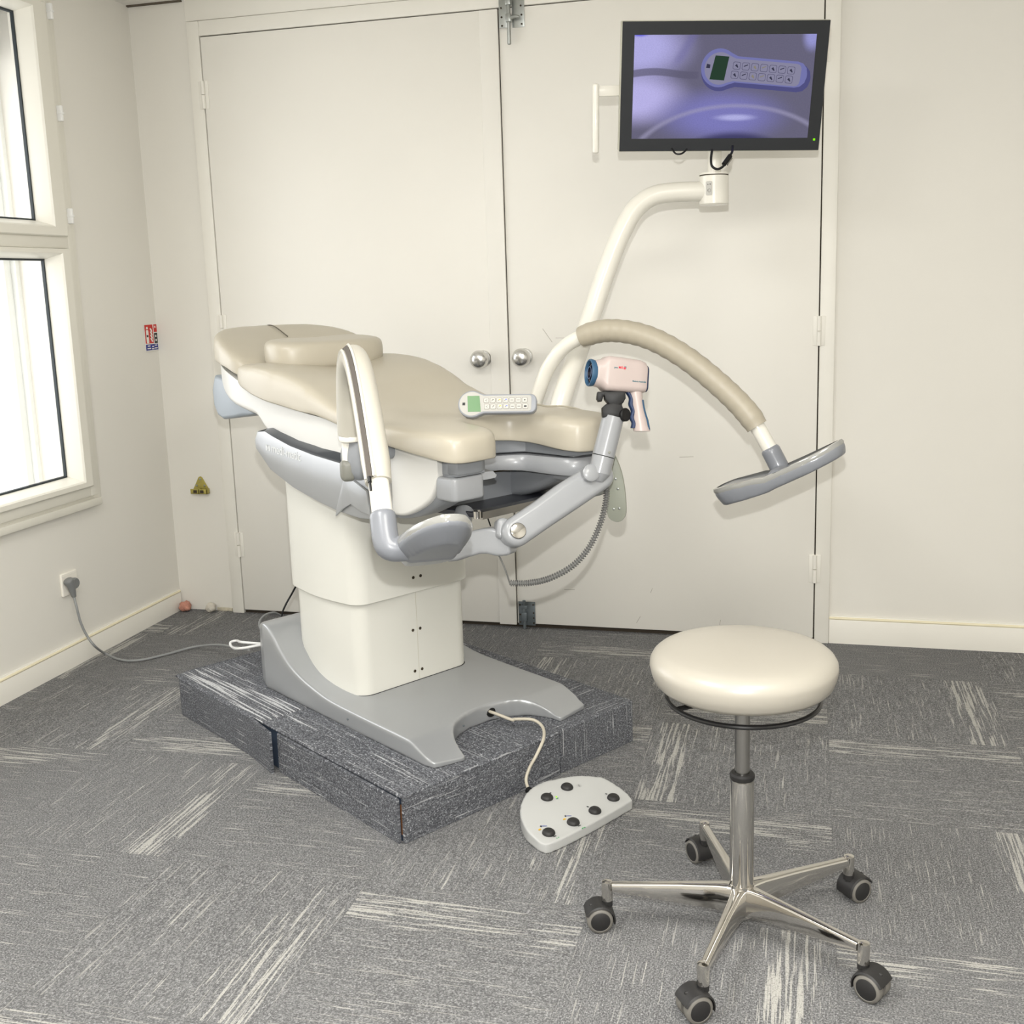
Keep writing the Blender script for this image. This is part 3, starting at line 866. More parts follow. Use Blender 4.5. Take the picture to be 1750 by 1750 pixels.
def wtaper(s): return 0.243 if s > -0.9 else 0.243 - 0.085 * ((-0.9 - s) / 0.235) ** 2
bm = hull(WB, WT, -1.135, -0.14, 0.243, 60, 0.02, wtaper)
for q in (-0.223, 0.223): merge(bm, hull(WB, WT, -0.145, 0.046, 0.243, 24, 0.016, None, (q, 0.020)))
cp('white_shell', bm, M_shell)
# crescent side covers with the maker's lettering
cres = [(-0.742, 0.912), (-0.760, 0.880), (-0.757, 0.856), (-0.683, 0.802), (-0.568, 0.765), (-0.446, 0.741), (-0.346, 0.727), (-0.25, 0.722), (-0.16, 0.728), (-0.14, 0.76), (-0.16, 0.83), (-0.22, 0.872), (-0.30, 0.880), (-0.354, 0.882), (-0.452, 0.886), (-0.569, 0.896), (-0.66, 0.911), (-0.70, 0.919)]
def lowered(p, d):
    # outer face sits a little lower along its upper edge, leaving a sloping shoulder
    out_ = []
    for x, z in p:
        zt = sinterp([(-0.76, 0.905), (-0.70, 0.919), (-0.66, 0.911), (-0.569, 0.896), (-0.452, 0.886), (-0.354, 0.882), (-0.22, 0.876), (-0.14, 0.86)], x)
        if z > zt - 0.02: z = z - d * interp([(-0.75, 0.005), (-0.68, 0.010), (-0.5, 0.018), (-0.3, 0.024), (-0.14, 0.026)], x) / 0.03
        out_.append((x, z))
    return out_
for sg in (-1, 1):
    bm = new()
    lo_ = lowered(cres, 0.03)
    rg = [[(x, sg * w, z) for x, z in c] for w, c in ((0.215, cres), (0.236, cres), (0.262, lowered(cres, 0.026)), (0.2675, lo_), (0.2705, inset2(lo_, 0.001)), (0.2718, inset2(lo_, 0.004)))]
    loft(bm, rg)
    tri(bm)
    finish(bm)
    for f in bm.faces:
        c_ = f.calc_center_median()
        if f.normal.z > 0.45 and c_.z > 0.84: f.material_index = 1
    side = cp('side_cover', bm, [M_silver, mat('anthracite_strip', srgb(52, 56, 62), 0.22, spec=0.6)], smooth=30)
    if sg < 0:
        slope = atan2(-0.0105, 0.147)
        fr2 = axes(V((-0.6993, -0.2722, 0.8570)), V((cos(slope), 0, sin(slope))), V((-sin(slope), 0, cos(slope))), V((0, -1, 0)))
        bm = text('medi-matic', 0.0345, 0.0008)
        bm.transform(Matrix.Translation((0.032, 0, 0)))
        merge(bm, box(new(), 0.002, 0.008, 0.0, 0.017, -0.0004, 0.0004)); merge(bm, box(new(), 0.018, 0.024, 0.0, 0.017, -0.0004, 0.0004))
        m_ = new(); quad(m_, (0.004, 0.017, 0.0004), (0.009, 0.017, 0.0004), (0.013, 0.008, 0.0004), (0.013, 0.002, 0.0004)); quad(m_, (0.013, 0.008, 0.0004), (0.017, 0.017, 0.0004), (0.022, 0.017, 0.0004), (0.013, 0.002, 0.0004)); merge(bm, m_)
        obj('lettering', bm, mat('pale_lettering', srgb(206, 208, 208), 0.5), side, MC @ fr2)
# paper-roll tray below the head end
TP = [(-1.120, 1.045), (-1.142, 1.00), (-1.140, 0.950), (-1.118, 0.918), (-1.085, 0.908), (-1.02, 0.916), (-0.96, 0.926), (-0.88, 0.938), (-0.93, 0.965), (-1.0, 1.0), (-1.06, 1.035)]
bm = new()
fr = axes(V((0, 0.0, 0)), V((1, 0, 0)), V((0, 0, 1)), V((0, -1, 0)))
rprism(bm, TP, -0.185, 0.200, 0.012, 3, None, 0, fr)
cp('head_tray', finish(bm), mat('blue_grey_plastic', srgb(140, 148, 155), 0.35), smooth=50)

# upholstery
def near(s): return s
cush = [(-0.862, -0.10), (-0.872, -0.19), (-0.868, -0.235), (-0.845, -0.262), (-0.79, -0.272), (-0.68, -0.276), (-0.55, -0.268), (-0.44, -0.262), (-0.35, -0.260), (-0.25, -0.263), (-0.12, -0.268), (0.0, -0.272), (0.085, -0.270), (0.122, -0.262), (0.138, -0.235), (0.135, -0.17), (0.125, -0.135), (0.095, -0.112), (0.045, -0.103), (0.0, -0.098), (-0.045, -0.075), (-0.068, -0.03), (-0.068, 0.02), (-0.05, 0.07), (0.0, 0.098), (0.055, 0.100), (0.115, 0.102), (0.152, 0.118), (0.168, 0.155), (0.165, 0.215), (0.150, 0.255), (0.12, 0.27), (0.0, 0.270), (-0.12, 0.262), (-0.25, 0.250), (-0.33, 0.240), (-0.42, 0.236), (-0.5, 0.245), (-0.60, 0.256), (-0.70, 0.262), (-0.78, 0.258), (-0.84, 0.246), (-0.862, 0.22), (-0.862, 0.1), (-0.862, 0.0)]
CT = [(-0.88, 1.088), (-0.80, 1.095), (-0.70, 1.092), (-0.60, 1.080), (-0.50, 1.056), (-0.42, 1.024), (-0.35, 0.998), (-0.27, 0.980), (-0.174, 0.972), (0.05, 0.968), (0.16, 0.962)]
CB = [(-0.88, 1.048), (-0.82, 1.026), (-0.70, 0.998), (-0.54, 0.976), (-0.43, 0.966), (-0.33, 0.949), (-0.165, 0.922), (-0.046, 0.910), (0.055, 0.901), (0.16, 0.891)]
bm = soft(inset2(cush, -0.006), 0.0, 0.080, 0.009, 26)
zmax = max(v.co.z for v in bm.verts); zmin = min(v.co.z for v in bm.verts)
for v in bm.verts:
    s, w = v.co.x, v.co.y
    t_ = max(0.0, ((v.co.z - zmin) / (zmax - zmin) - 0.26) / 0.74)
    top, bot = sinterp(CT, s), sinterp(CB, s) + 0.006
    dish = -0.018 * math.exp(-(w / 0.13) ** 2) * (1 if s < -0.3 else max(0, min(1, (-0.05 - s) / 0.25)))
    bot -= 0.016 * max(0, min(1, (w + 0.16) / 0.14)) * max(0, min(1, (s + 0.2) / 0.15))
    v.co.z = bot + (top + dish * t_ - bot) * t_
seatc = cp('seat_cushion', bm, M_vinyl, smooth=80)
# head cushion
hc = [(-0.866, -0.235), (-0.90, -0.252), (-0.96, -0.255), (-1.02, -0.243), (-1.08, -0.212), (-1.13, -0.16), (-1.162, -0.09), (-1.175, 0.0), (-1.166, 0.08), (-1.135, 0.155), (-1.085, 0.210), (-1.02, 0.245), (-0.95, 0.262), (-0.89, 0.262), (-0.868, 0.25), (-0.866, 0.0)]
hc = hc[:-1] + [(-0.866, 0.12), (-0.866, 0.0), (-0.866, -0.12)]
HT = [(-1.18, 1.196), (-1.10, 1.190), (-1.0, 1.166), (-0.93, 1.135), (-0.87, 1.102), (-0.85, 1.092)]
HB = [(-1.18, 1.118), (-1.10, 1.104), (-1.0, 1.088), (-0.93, 1.074), (-0.87, 1.048), (-0.85, 1.04)]
bm = soft(hc, 0.0, 0.080, 0.009, 30)
zmax = max(v.co.z for v in bm.verts); zmin = min(v.co.z for v in bm.verts)
for v in bm.verts:
    s, w = v.co.x, v.co.y
    t_ = max(0.0, ((v.co.z - zmin) / (zmax - zmin) - 0.26) / 0.74)
    top, bot = sinterp(HT, s), sinterp(HB, s) + 0.004
    dish = -0.028 * math.exp(-(w / 0.15) ** 2 - ((s + 0.95) / 0.14) ** 2)
    v.co.z = bot + (top + dish - bot) * t_
headc = cp('head_cushion', bm, M_vinyl, smooth=80)
bm = new()
tube(bm, [(-1.168, 0.012, 1.165), (-1.150, 0.012, 1.1865), (-1.10, 0.012, 1.186), (-1.02, 0.012, 1.155)], 0.0018, per=6, seg=8)
cp('seam', finish(bm), mat('dark_seam', srgb(96, 90, 78), 0.8), headc)
# kidney-shaped neck pillow
kid = smooth_closed([(-0.87, -0.175), (-0.82, -0.215), (-0.755, -0.215), (-0.715, -0.16), (-0.70, -0.06), (-0.695, 0.06), (-0.71, 0.16), (-0.75, 0.215), (-0.815, 0.215), (-0.87, 0.175), (-0.875, 0.08), (-0.855, 0.0), (-0.872, -0.09)], 4)
kid = [(x, y * 0.86) for x, y in kid]
bm = soft(kid, 0.0, 0.085, 0.008, 45)
for v in bm.verts:
    v.co.z = v.co.z * 0.95 + sinterp([(-0.9, 1.082), (-0.8, 1.075), (-0.7, 1.068)], v.co.x)
cp('neck_pillow', bm, M_vinyl, smooth=80)

# seat plate, front frame, leg-plate blocks
def scale2(out, d): return inset2(out, d)
sp = [(-0.32, -0.195), (0.0, -0.200), (0.055, -0.215), (0.075, -0.236), (0.108, -0.232), (0.112, -0.17), (0.102, -0.145), (0.075, -0.126), (0.02, -0.116), (-0.03, -0.100), (-0.070, -0.055), (-0.082, 0.0), (-0.070, 0.055), (-0.03, 0.108), (0.04, 0.116), (0.10, 0.120), (0.128, 0.140), (0.138, 0.18), (0.132, 0.225), (0.11, 0.248), (0.0, 0.250), (-0.32, 0.235)]
bm = new(); loft(bm, [[(x, y, z) for x, y in o] for z, o in ((0.866, inset2(sp, 0.003)), (0.869, sp), (0.908, sp))]); 
tri(bm); finish(bm)
cp('seat_plate', bm, M_grey, smooth=45)
# arched beam following the cut-out
up = catmull([(0.095, -0.132, 0), (0.05, -0.122, 0), (-0.02, -0.110, 0), (-0.070, -0.06, 0), (-0.086, 0.0, 0), (-0.075, 0.06, 0), (-0.03, 0.112, 0), (0.05, 0.128, 0), (0.105, 0.15, 0), (0.12, 0.20, 0), (0.11, 0.245, 0)], 6)
bm = new(); rings = []
for i, q in enumerate(up):
    d = (up[min(i + 1, len(up) - 1)] - up[max(0, i - 1)]).normalized(); n = V((d.y, -d.x, 0))
    u = i / (len(up) - 1)
    zb = 0.842 - 0.022 * sin(min(1, u / 0.62) * pi / 2) - 0.012 * max(0, (u - 0.5) / 0.5)
    zt = 0.862
    prof = [(0.0, zb), (0.022, zb + 0.002), (0.026, zb + 0.01), (0.024, zt - 0.012), (0.016, zt - 0.002), (-0.03, zt), (-0.03, zb)]
    rings.append([(q.x + n.x * a, q.y + n.y * a, z) for a, z in prof])
loft(bm, rings); cp('front_beam', finish(bm), M_greyl, smooth=45)
bm = new(); rprism(bm, rrect(0.075, 0.090, 0.010, 5, 0.064, -0.184), 0.860, 0.893, 0.004, 3)
cp('leg_block', finish(bm), M_grey, smooth=40)
bm = new(); rprism(bm, rrect(0.075, 0.096, 0.014, 5, 0.066, -0.194), 0.802, 0.8585, 0.007, 3)
cp('leg_block', finish(bm), M_greyl, smooth=40)
bm = new(); rprism(bm, rrect(0.16, 0.11, 0.02, 5, 0.03, 0.20), 0.795, 0.868, 0.006, 3)
cp('leg_block', finish(bm), M_greyl, smooth=40)

# rinsing tray under the seat
bm = new()
TZ = 0.742
fr = Matrix.Identity(4)
tr = [(-0.34, -0.16), (0.0, -0.092), (0.018, -0.085), (0.006, 0.255), (-0.01, 0.26), (-0.34, 0.26)]
loft(bm, [[(x, y, z) for x, y in o] for z, o in ((TZ - 0.014, tr), (TZ - 0.002, tr), (TZ, inset2(tr, 0.003)), (TZ - 0.004, inset2(tr, 0.012)), (TZ - 0.006, inset2(tr, 0.05)))])
tri(bm)
trayo = cp('tray', finish(bm), M_tray, smooth=30)
bm = new(); loft(bm, [[(-0.004, -0.095, z0), (0.022, -0.090, z0), (0.022, -0.090, z1), (-0.004, -0.095, z1)] for z0, z1 in ((TZ - 0.016, TZ + 0.003),)] + [[(-0.016, 0.262, TZ - 0.016), (0.010, 0.262, TZ - 0.016), (0.010, 0.262, TZ + 0.003), (-0.016, 0.262, TZ + 0.003)]])
cp('tray_rail', finish(bm), M_satin, trayo, smooth=20)
bm = new(); lathe(bm, [(0.010, -0.008), (0.010, 0.010), (0.007, 0.014)], 16, Matrix.Translation((0.012, -0.099, TZ - 0.004)))
cp('rail_end', finish(bm), M_chrome, trayo)
bm = new(); rings = []
for i in range(13):
    a = pi * i / 12
    rings.append([(-0.19 - 0.02 * sin(a), -0.16 + 0.42 * i / 12, 0.735), (-0.16 - 0.02 * sin(a), -0.16 + 0.42 * i / 12, 0.86), (-0.26, -0.16 + 0.42 * i / 12, 0.86), (-0.26, -0.16 + 0.42 * i / 12, 0.735)])
loft(bm, rings); cp('basin_back', finish(bm), M_black, smooth=50)
bm = new(); tube(bm, catmull([(-0.10, -0.12, 0.800), (-0.13, 0.0, 0.806), (-0.12, 0.14, 0.806), (-0.05, 0.25, 0.800)], 6), 0.003, smooth=False, seg=8)
cp('bowl_rim', finish(bm), mat('bronze_rim', srgb(128, 112, 84), 0.3, 0.8), trayo)
bm = new(); tube(bm, [(0.0, -0.06, 0.735), (0.004, -0.05, 0.70)], 0.0018, per=2, seg=6); cp('wire', finish(bm), M_black, trayo)

# ---- leg holders (one each side, mirrored): curved tube, padded sleeve, foot plate
A = [(0, -0.004), (0.003, 0.012), (0.020, 0.055), (0.043, 0.103), (0.086, 0.155), (0.146, 0.190), (0.232, 0.207), (0.336, 0.190), (0.440, 0.138), (0.542, 0.060), (0.62, -0.017), (0.67, -0.095), (0.70, -0.150)]
def leg_holder(sg, s, w, z, ang, k, near_side, pitch, hneg):
    c, sn = cos(radians(ang)), sin(radians(ang)) * sg
    X = V((c, sn, 0)); Y = V((-sn, c, 0)); Zv = V((0, 0, 1))
    fr = axes(V((s, w, z)), X, Y, Zv)
    pts = [V((d * k, 0, (h * 0.955 if near_side else h) if (h > 0 or d < 0.1) else h * hneg)) for d, h in A]
    path = catmull(pts, 8)
    L = [0]
    for a, b in zip(path, path[1:]): L.append(L[-1] + (b - a).length)
    tot = L[-1]
    bm = new(); tube(bm, path, 0.0205, smooth=False, seg=20)
    bm.transform(fr)
    holder = cp('leg_holder', finish(bm), M_white, smooth=50)
    # padded sleeve
    i0 = next(i for i, l in enumerate(L) if l > (0.155 if near_side else 0.245)); i1 = next(i for i, l in enumerate(L) if l > tot - (0.125 if near_side else 0.125))
    if near_side: i0 = 1
    seg = path[i0:i1 + 1]
    bm = new()
    R0 = 0.0285 if near_side else 0.0315
    def rad(t):
        e = min(t, 1 - t)
        r = R0 * (0.90 + 0.10 * min(1, e / 0.05))
        if not near_side: r += 0.0009 * sin(t * 120) * (0.4 + 0.6 * sin(t * pi))
        return r
    dense = []
    for a, b in zip(seg, seg[1:]):
        dense += [a, a.lerp(b, 0.33), a.lerp(b, 0.66)]
    dense.append(seg[-1])
    tube(bm, dense, rad, smooth=False, seg=24, caps=True)
    bm.transform(fr)
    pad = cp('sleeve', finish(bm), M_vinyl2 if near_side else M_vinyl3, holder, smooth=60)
    if near_side:      # zip along the outside of the sleeve
        fs = frames(seg)
        zl, zr = [], []
        bm = new()
        for off, wd, hh, m in ((0, 0.0065, 0.0305, 0), (0.0095, 0.003, 0.0315, 1), (-0.0095, 0.003, 0.0315, 1)):
            rings = []
            for q, (t, n, b) in zip(seg, fs):
                # direction on the tube surface facing inwards (left in the picture)
                a0 = radians(ZIPA)
                side = (Y_LOC * cos(a0) + n * sin(a0)); side = (side - t * side.dot(t)).normalized()
                tang = t.cross(side).normalized()
                c0 = q + side * (R0 + 0.0002) + tang * off
                rings.append([c0 - tang * wd - side * 0.004, c0 - tang * wd * 0.8 + side * (0.0012 if m == 0 else 0.002), c0 + tang * wd * 0.8 + side * (0.0012 if m == 0 else 0.002), c0 + tang * wd - side * 0.004])
            loft(bm, rings, True, True, m)
        bm.transform(fr)
        cp('zip', finish(bm), [mat('dark_zip_tape', srgb(86, 80, 74), 0.6), mat('pale_piping', srgb(206, 204, 196), 0.3)], holder, smooth=60)
        bm = new(); q = seg[-1]; t, n, b = fs[-1]
        a0 = radians(ZIPA); side = (Y_LOC * cos(a0) + n * sin(a0)); side = (side - t * side.dot(t)).normalized()
        c0 = fr @ (q + side * (R0 + 0.003)); dn = (fr.to_3x3() @ t)
        tube(bm, [c0, c0 + dn * 0.012], 0.004, per=2, seg=8); tube(bm, [c0 + dn * 0.008, c0 + dn * 0.03], 0.0026, per=2, seg=8)
        cp('zip_puller', finish(bm), M_black, holder)
    # foot plate with its socket
    inn = -sg      # towards the chair's middle line
    end = path[-1]; dirn = (path[-1] - path[-3]).normalized()
    bm = new()
    tube(bm, [end - dirn * 0.045, end - dirn * 0.005, end + dirn * 0.016 + V((0, inn * 0.006, 0)), end + dirn * 0.022 + V((0.0, inn * 0.032, 0)), end + dirn * 0.020 + V((0.0, inn * 0.075, 0))], lambda t: 0.0255 - 0.006 * max(0, t - 0.5), per=6, seg=20, round_end=True)
    pit = radians(pitch)
    fx = V((cos(pit), 0, sin(pit))); fz = V((-sin(pit), 0, cos(pit)))
    fo = axes(end + dirn * 0.022 + fx * 0.0, fx, V((0, 1, 0)), fz)
    q0 = 0.018 if near_side else -0.012
    plan = smooth_closed([(x, inn * (q0 + y * (0.88 if near_side else 1.0))) for x, y in ((-0.165, 0.065), (-0.155, 0.025), (-0.10, 0.006), (-0.02, 0.0), (0.05, 0.004), (0.13, 0.022), (0.180, 0.055), (0.192, 0.085), (0.172, 0.122), (0.11, 0.145), (0.03, 0.150), (-0.06, 0.145), (-0.13, 0.130), (-0.162, 0.10))], 4)
    pl = soft(plan, -0.024 if near_side else -0.020, 0.014, 0.006, 9 if near_side else 5)
    for v in pl.verts:
        x, y, zz = v.co
        if zz < 0:
            kk = 1 - (0.24 if near_side else 0.05) * (-zz / 0.022); yc = inn * (q0 + 0.065)
            x = 0.01 + (x - 0.01) * kk; y = yc + (y - yc) * kk; v.co.x = x; v.co.y = y
        # curled rim at the inner and outer ends, deeper heel
        v.co.z = zz * (1.0 + 0.45 * max(0, min(1, (0.0 - x) / 0.12))) + 0.10 * (max(0, abs(x - 0.01) - 0.05)) ** 2 * 3 - 0.0
        if x < -0.02: v.co.z += 0.015 * min(1, (-0.02 - x) / 0.1)
    merge(bm, pl, fo)
    bm.transform(fr)
    fp = cp('foot_plate', finish(bm), M_foot, holder, smooth=60)
    bm = new()
    rp = []
    for ins, zz in ((0.0012, 0.004), (-0.0012, 0.011), (0.0016, 0.018), (0.012, 0.019)):
        ring = []
        for x, y in inset2(plan, ins):
            q = zz + 0.30 * (max(0, abs(x - 0.01) - 0.05)) ** 2
            if x < -0.02: q += 0.015 * min(1, (-0.02 - x) / 0.1) + 0.004
            ring.append(fo @ V((x, y, q)))
        rp.append(ring)
    loft(bm, rp, True, False); bm.transform(fr)
    cp('rim', finish(bm), M_rim, holder, smooth=60)
    return holder, fr
Y_LOC = V((0, -1, 0)); ZIPA = -52.0
hn, frn = leg_holder(-1, *(-0.1581, -0.3450, 0.9517), 28.2, 0.87, True, 23, 0.80)
# the near holder's clamp: collar, white stub, grey lever grip and swivel disc
bm = new()
lathe(bm, [(0.021, -0.010), (0.027, -0.007), (0.0285, 0.0), (0.027, 0.007), (0.021, 0.010)], 24, frn @ Matrix.Translation((0.0, 0, -0.006)))
cp('collar', finish(bm), M_white, hn)
bm = new(); tube(bm, [frn @ V((-0.003, -0.010, -0.065)), frn @ V((-0.003, -0.010, -0.005))], 0.0115, per=2, seg=18)
cp('stub', finish(bm), M_white, hn)
bm = new(); rprism(bm, rrect(0.036, 0.036, 0.013, 5), -0.112, -0.058, 0.014, 4, 0.014, 0, frn @ Matrix.Translation((-0.003, -0.010, 0.0)))
cp('lever_grip', finish(bm), M_greyd, hn)
bm = new()
fr = look_frame((-0.1482, -0.3300, 0.9009), (0.45, -1, 0.10))
lathe(bm, [(0.052, -0.02), (0.059, -0.012), (0.060, 0.0), (0.056, 0.010), (0.040, 0.019), (0.018, 0.023), (0.002, 0.024)], 36, fr @ Matrix.Diagonal((0.80, 1.0, 1.0, 1.0)))
tube(bm, [(-0.14, -0.24, 0.905), (-0.14, -0.32, 0.902)], 0.022, per=2, seg=16)
cp('swivel_disc', finish(bm), M_grey, hn, smooth=50)
bm = new(); tube(bm, [(-0.1781, -0.3450, 0.9529), (-0.1521, -0.3350, 0.9609), (-0.1294, -0.3200, 0.9639)], 0.010, per=3, seg=12, round_end=True)
cp('clamp_pin', finish(bm), M_white, hn)
# folded tab below the clamp
bm = new()
tab = [(-0.348, 0.716), (-0.338, 0.745), (-0.299, 0.822), (-0.285, 0.83), (-0.20, 0.80), (-0.19, 0.74), (-0.223, 0.742), (-0.275, 0.757), (-0.315, 0.738)]
fr = axes(V((0, -0.2735, 0)), V((1, 0, 0)), V((0, 0, 1)), V((0, -1, 0)))
rprism(bm, tab, 0, 0.006, 0.0015, 2, 0, 0, fr); tri(bm)
cp('folded_tab', finish(bm), M_silver, smooth=30)
hf, frf = leg_holder(1, *(-0.2399, 0.3450, 0.9564), 22, 1.0, False, 27, 1.0)
bm = new(); fr = look_frame((-0.235, 0.30, 0.875), (0, 1, 0))
lathe(bm, [(0.045, -0.03), (0.052, -0.01), (0.050, 0.01), (0.03, 0.02), (0.002, 0.022)], 32, fr)
tube(bm, [(-0.235, 0.23, 0.875), (-0.235, 0.30, 0.875)], 0.022, per=2, seg=16)
cp('swivel_disc', finish(bm), M_grey, hf, smooth=50)

# grey-green bracket plate hanging at the far front corner
BD = 2.8289
PA, PB, PCc, PD = V((0.1082, 0.2920, 0.8560)), V((0.1279, 0.2643, 0.6729)), V((0.1888, 0.2548, 0.7264)), V((0.1749, 0.2655, 0.8229))
fx = V((0.6808, 0.7319, 0.0000)); fx.z = 0; fx = Matrix.Rotation(radians(-14), 3, 'Z') @ fx; fx.normalize()
fr = axes(V((0.1197, 0.2729, 0.7662)), fx, V((0, 0, 1)), fx.cross(V((0, 0, 1))))
gp = [(-0.004, 0.093), (0.006, 0.093), (0.022, 0.062), (0.034, 0.02), (0.040, -0.03), (0.0405, -0.068), (0.033, -0.086), (0.018, -0.094), (0.0, -0.090), (-0.012, -0.074), (-0.014, -0.03), (-0.012, 0.03)]
gp = [(x * 0.95, y * 0.99) for x, y in gp]
bm = new(); rprism(bm, smooth_closed(gp, 3)[::-1], -0.006, 0.006, 0.002, 2, None, 0, fr)
gplate = cp('bracket_plate', finish(bm), M_green, smooth=40)
sgn = 1 if (fr.to_3x3() @ V((0, 0, 1))).dot(V((2.0346, -1.7883, 1.3000)) - V((0.1197, 0.2729, 0.7662))) > 0 else -1
for x, y in ((-0.002, 0.022), (0.012, 0.023), (0.018, -0.004), (0.006, -0.058), (0.021, -0.056)):
    bm = new(); lathe(bm, [(0.0032, 0), (0.0032, 0.0015), (0.0015, 0.0022)], 10, fr @ Matrix.Translation((x, y, 0.0062 * sgn)) @ (Matrix.Identity(4) if sgn > 0 else Matrix.Rotation(pi, 4, 'X')))
    cp('rivet', finish(bm), M_steel, gplate)
bm = new()
q0, q1 = V((0.0715, 0.2230, 0.7476)), V((0.1048, 0.2777, 0.7606))
dv = (q1 - q0).normalized(); nv = dv.cross(V((0, 0, 1))).normalized(); uv_ = nv.cross(dv)
m_ = axes((q0 + q1) / 2, dv, nv, uv_)
merge(bm, box(new(), -(q1 - q0).length / 2, (q1 - q0).length / 2, -0.006, 0.006, -0.012, 0.012, 0.002), m_)
cp('bracket_strip', bm, M_steel, gplate)
bm = new(); tube(bm, [q0, q0.lerp(V((0.06, 0.2, 0.82)), 0.5), V((0.06, 0.2, 0.83))], 0.008, per=3, seg=10); cp('bracket_rod', finish(bm), M_black, gplate)

# ------------------------------------------------------------------ monitor arm
pb = V((-0.6859, 2.9932, 0.9432))
MD = 3.03
pole = [pb + V((-0.055, 0.0, -0.26)), pb, V((-0.6297, 3.1399, 1.1640)), V((-0.5734, 3.1990, 1.3451)), V((-0.5353, 3.2271, 1.4415)), V((-0.4999, 3.2478, 1.5027)), V((-0.4541, 3.2662, 1.5366)), V((-0.3947, 3.2836, 1.5466)), V((-0.3086, 3.3063, 1.5474))]
bm = new(); tube(bm, pole, 0.0285, per=10, seg=24)
marm = obj('monitor_arm', finish(bm), M_white, chair)
bm = new(); lathe(bm, [(0.045, -0.02), (0.045, 0.02), (0.040, 0.025), (0.030, 0.03)], 28, Matrix.Translation(pole[0]))
tube(bm, [pole[0], wp(-0.30, 0.22, 0.80)], 0.02, per=2, seg=14)
obj('arm_foot', finish(bm), M_grey, marm)
hc0 = V((-0.2788, 3.3146, 1.5498))
HF = Matrix.Translation(hc0) @ Matrix.Scale(1.05, 4)
bm = new(); lathe(bm, [(0.002, -0.0405), (0.037, -0.0405), (0.0405, -0.037), (0.0405, 0.037), (0.0390, 0.0385), (0.002, 0.0388)], 40, HF)
hous = obj('pivot_housing', finish(bm), M_white, marm)
bm = new(); lathe(bm, [(0.002, 0.0388), (0.0395, 0.0388), (0.0395, 0.0412), (0.002, 0.0412)], 40, HF); obj('housing_gap', finish(bm), M_gap, marm)
bm = new(); lathe(bm, [(0.002, 0.0412), (0.0405, 0.0412), (0.0395, 0.0465), (0.002, 0.0470)], 40, HF); obj('housing_cap', finish(bm), M_white, marm)
# membrane keys on the housing
to_cam = V((0, 0, 1.3)) - hc0; to_cam.z = 0; to_cam.normalize()
rightv = V((-to_cam.y, to_cam.x, 0))
kd = (to_cam * 0.945 - rightv * -0.0 + rightv * (-0.33)).normalized()
kf = look_frame(hc0 + kd * 0.0424 + V((0, 0, 0.003)), kd)
bm = new(); rprism(bm, rrect(0.0185, 0.040, 0.004, 4), -0.002, 0.0009, 0.0003, 1, None, 0, kf)
kp = obj('keypad', finish(bm), mat('keypad_grey', srgb(186, 184, 178), 0.4), marm)
bm = new()
for (x, y, r) in ((-0.003, 0.011, 0.0018), (0.004, 0.0115, 0.0022), (-0.003, -0.005, 0.0016)): lathe(bm, [(r, 0.0009), (r, 0.0013), (r * 0.7, 0.0014)], 10, kf @ Matrix.Translation((x, y, 0)))
for r in (0.0046,):
    rr = [[kf @ V((0.001 + (r + o) * cos(2 * pi * k / 20), -0.006 + (r + o) * sin(2 * pi * k / 20), 0.0011 + zz)) for k in range(20)] for o, zz in ((-0.0005, 0), (0.0005, 0), (0.0005, 0.0003), (-0.0005, 0.0003))]
    loft(bm, rr, True, False, 0, True)
obj('key_symbol', finish(bm), mat('key_print', srgb(120, 118, 114), 0.5), marm)

# ------------------------------------------------------------------ monitor
d1, d2 = 2.95, 3.085
TL, TR, BL, BR = V((-0.5113, 3.0948, 1.9919)), V((0.0388, 3.2364, 1.9784)), V((-0.5302, 3.1688, 1.6563)), V((0.0202, 3.3107, 1.6438))
mc = (TL + TR + BL + BR) / 4
mx = ((TR - TL) + (BR - BL)).normalized(); my = ((TL - BL) + (TR - BR)); my = (my - mx * my.dot(mx)).normalized(); mz = mx.cross(my)
MW = ((TR - TL).length + (BR - BL).length) / 2; MH = ((TL - BL).length + (TR - BR).length) / 2
FM = axes(mc, mx, my, mz)
low = V((-0.2579, 3.1600, 1.5930))
mon = thing('monitor', (low.x, low.y, low.z), 'flat black-framed monitor showing a violet close-up of a handset, on the white arm', 'monitor')
bm = new(); box(bm, -MW / 2, MW / 2, -MH / 2, MH / 2, -0.045, -0.003, 0.004)
caseo = obj('casing', bm, M_bezeledge, mon, FM)
bm = new()
w_, h_ = MW / 2 - 0.002, MH / 2 - 0.002
l_, r_, t_, b_ = 0.0335, 0.0335, 0.0345, 0.0335
OUT = [(-w_, -h_), (w_, -h_), (w_, h_), (-w_, h_)]; INN = [(-w_ + l_, -h_ + b_), (w_ - r_, -h_ + b_), (w_ - r_, h_ - t_), (-w_ + l_, h_ - t_)]
loft(bm, [[(x, y, -0.004) for x, y in OUT], [(x, y, 0.0) for x, y in OUT], [(x, y, 0.0) for x, y in INN], [(x, y, -0.004) for x, y in INN]], True, False)
obj('bezel', finish(bm), M_bezel, mon, FM, 20)
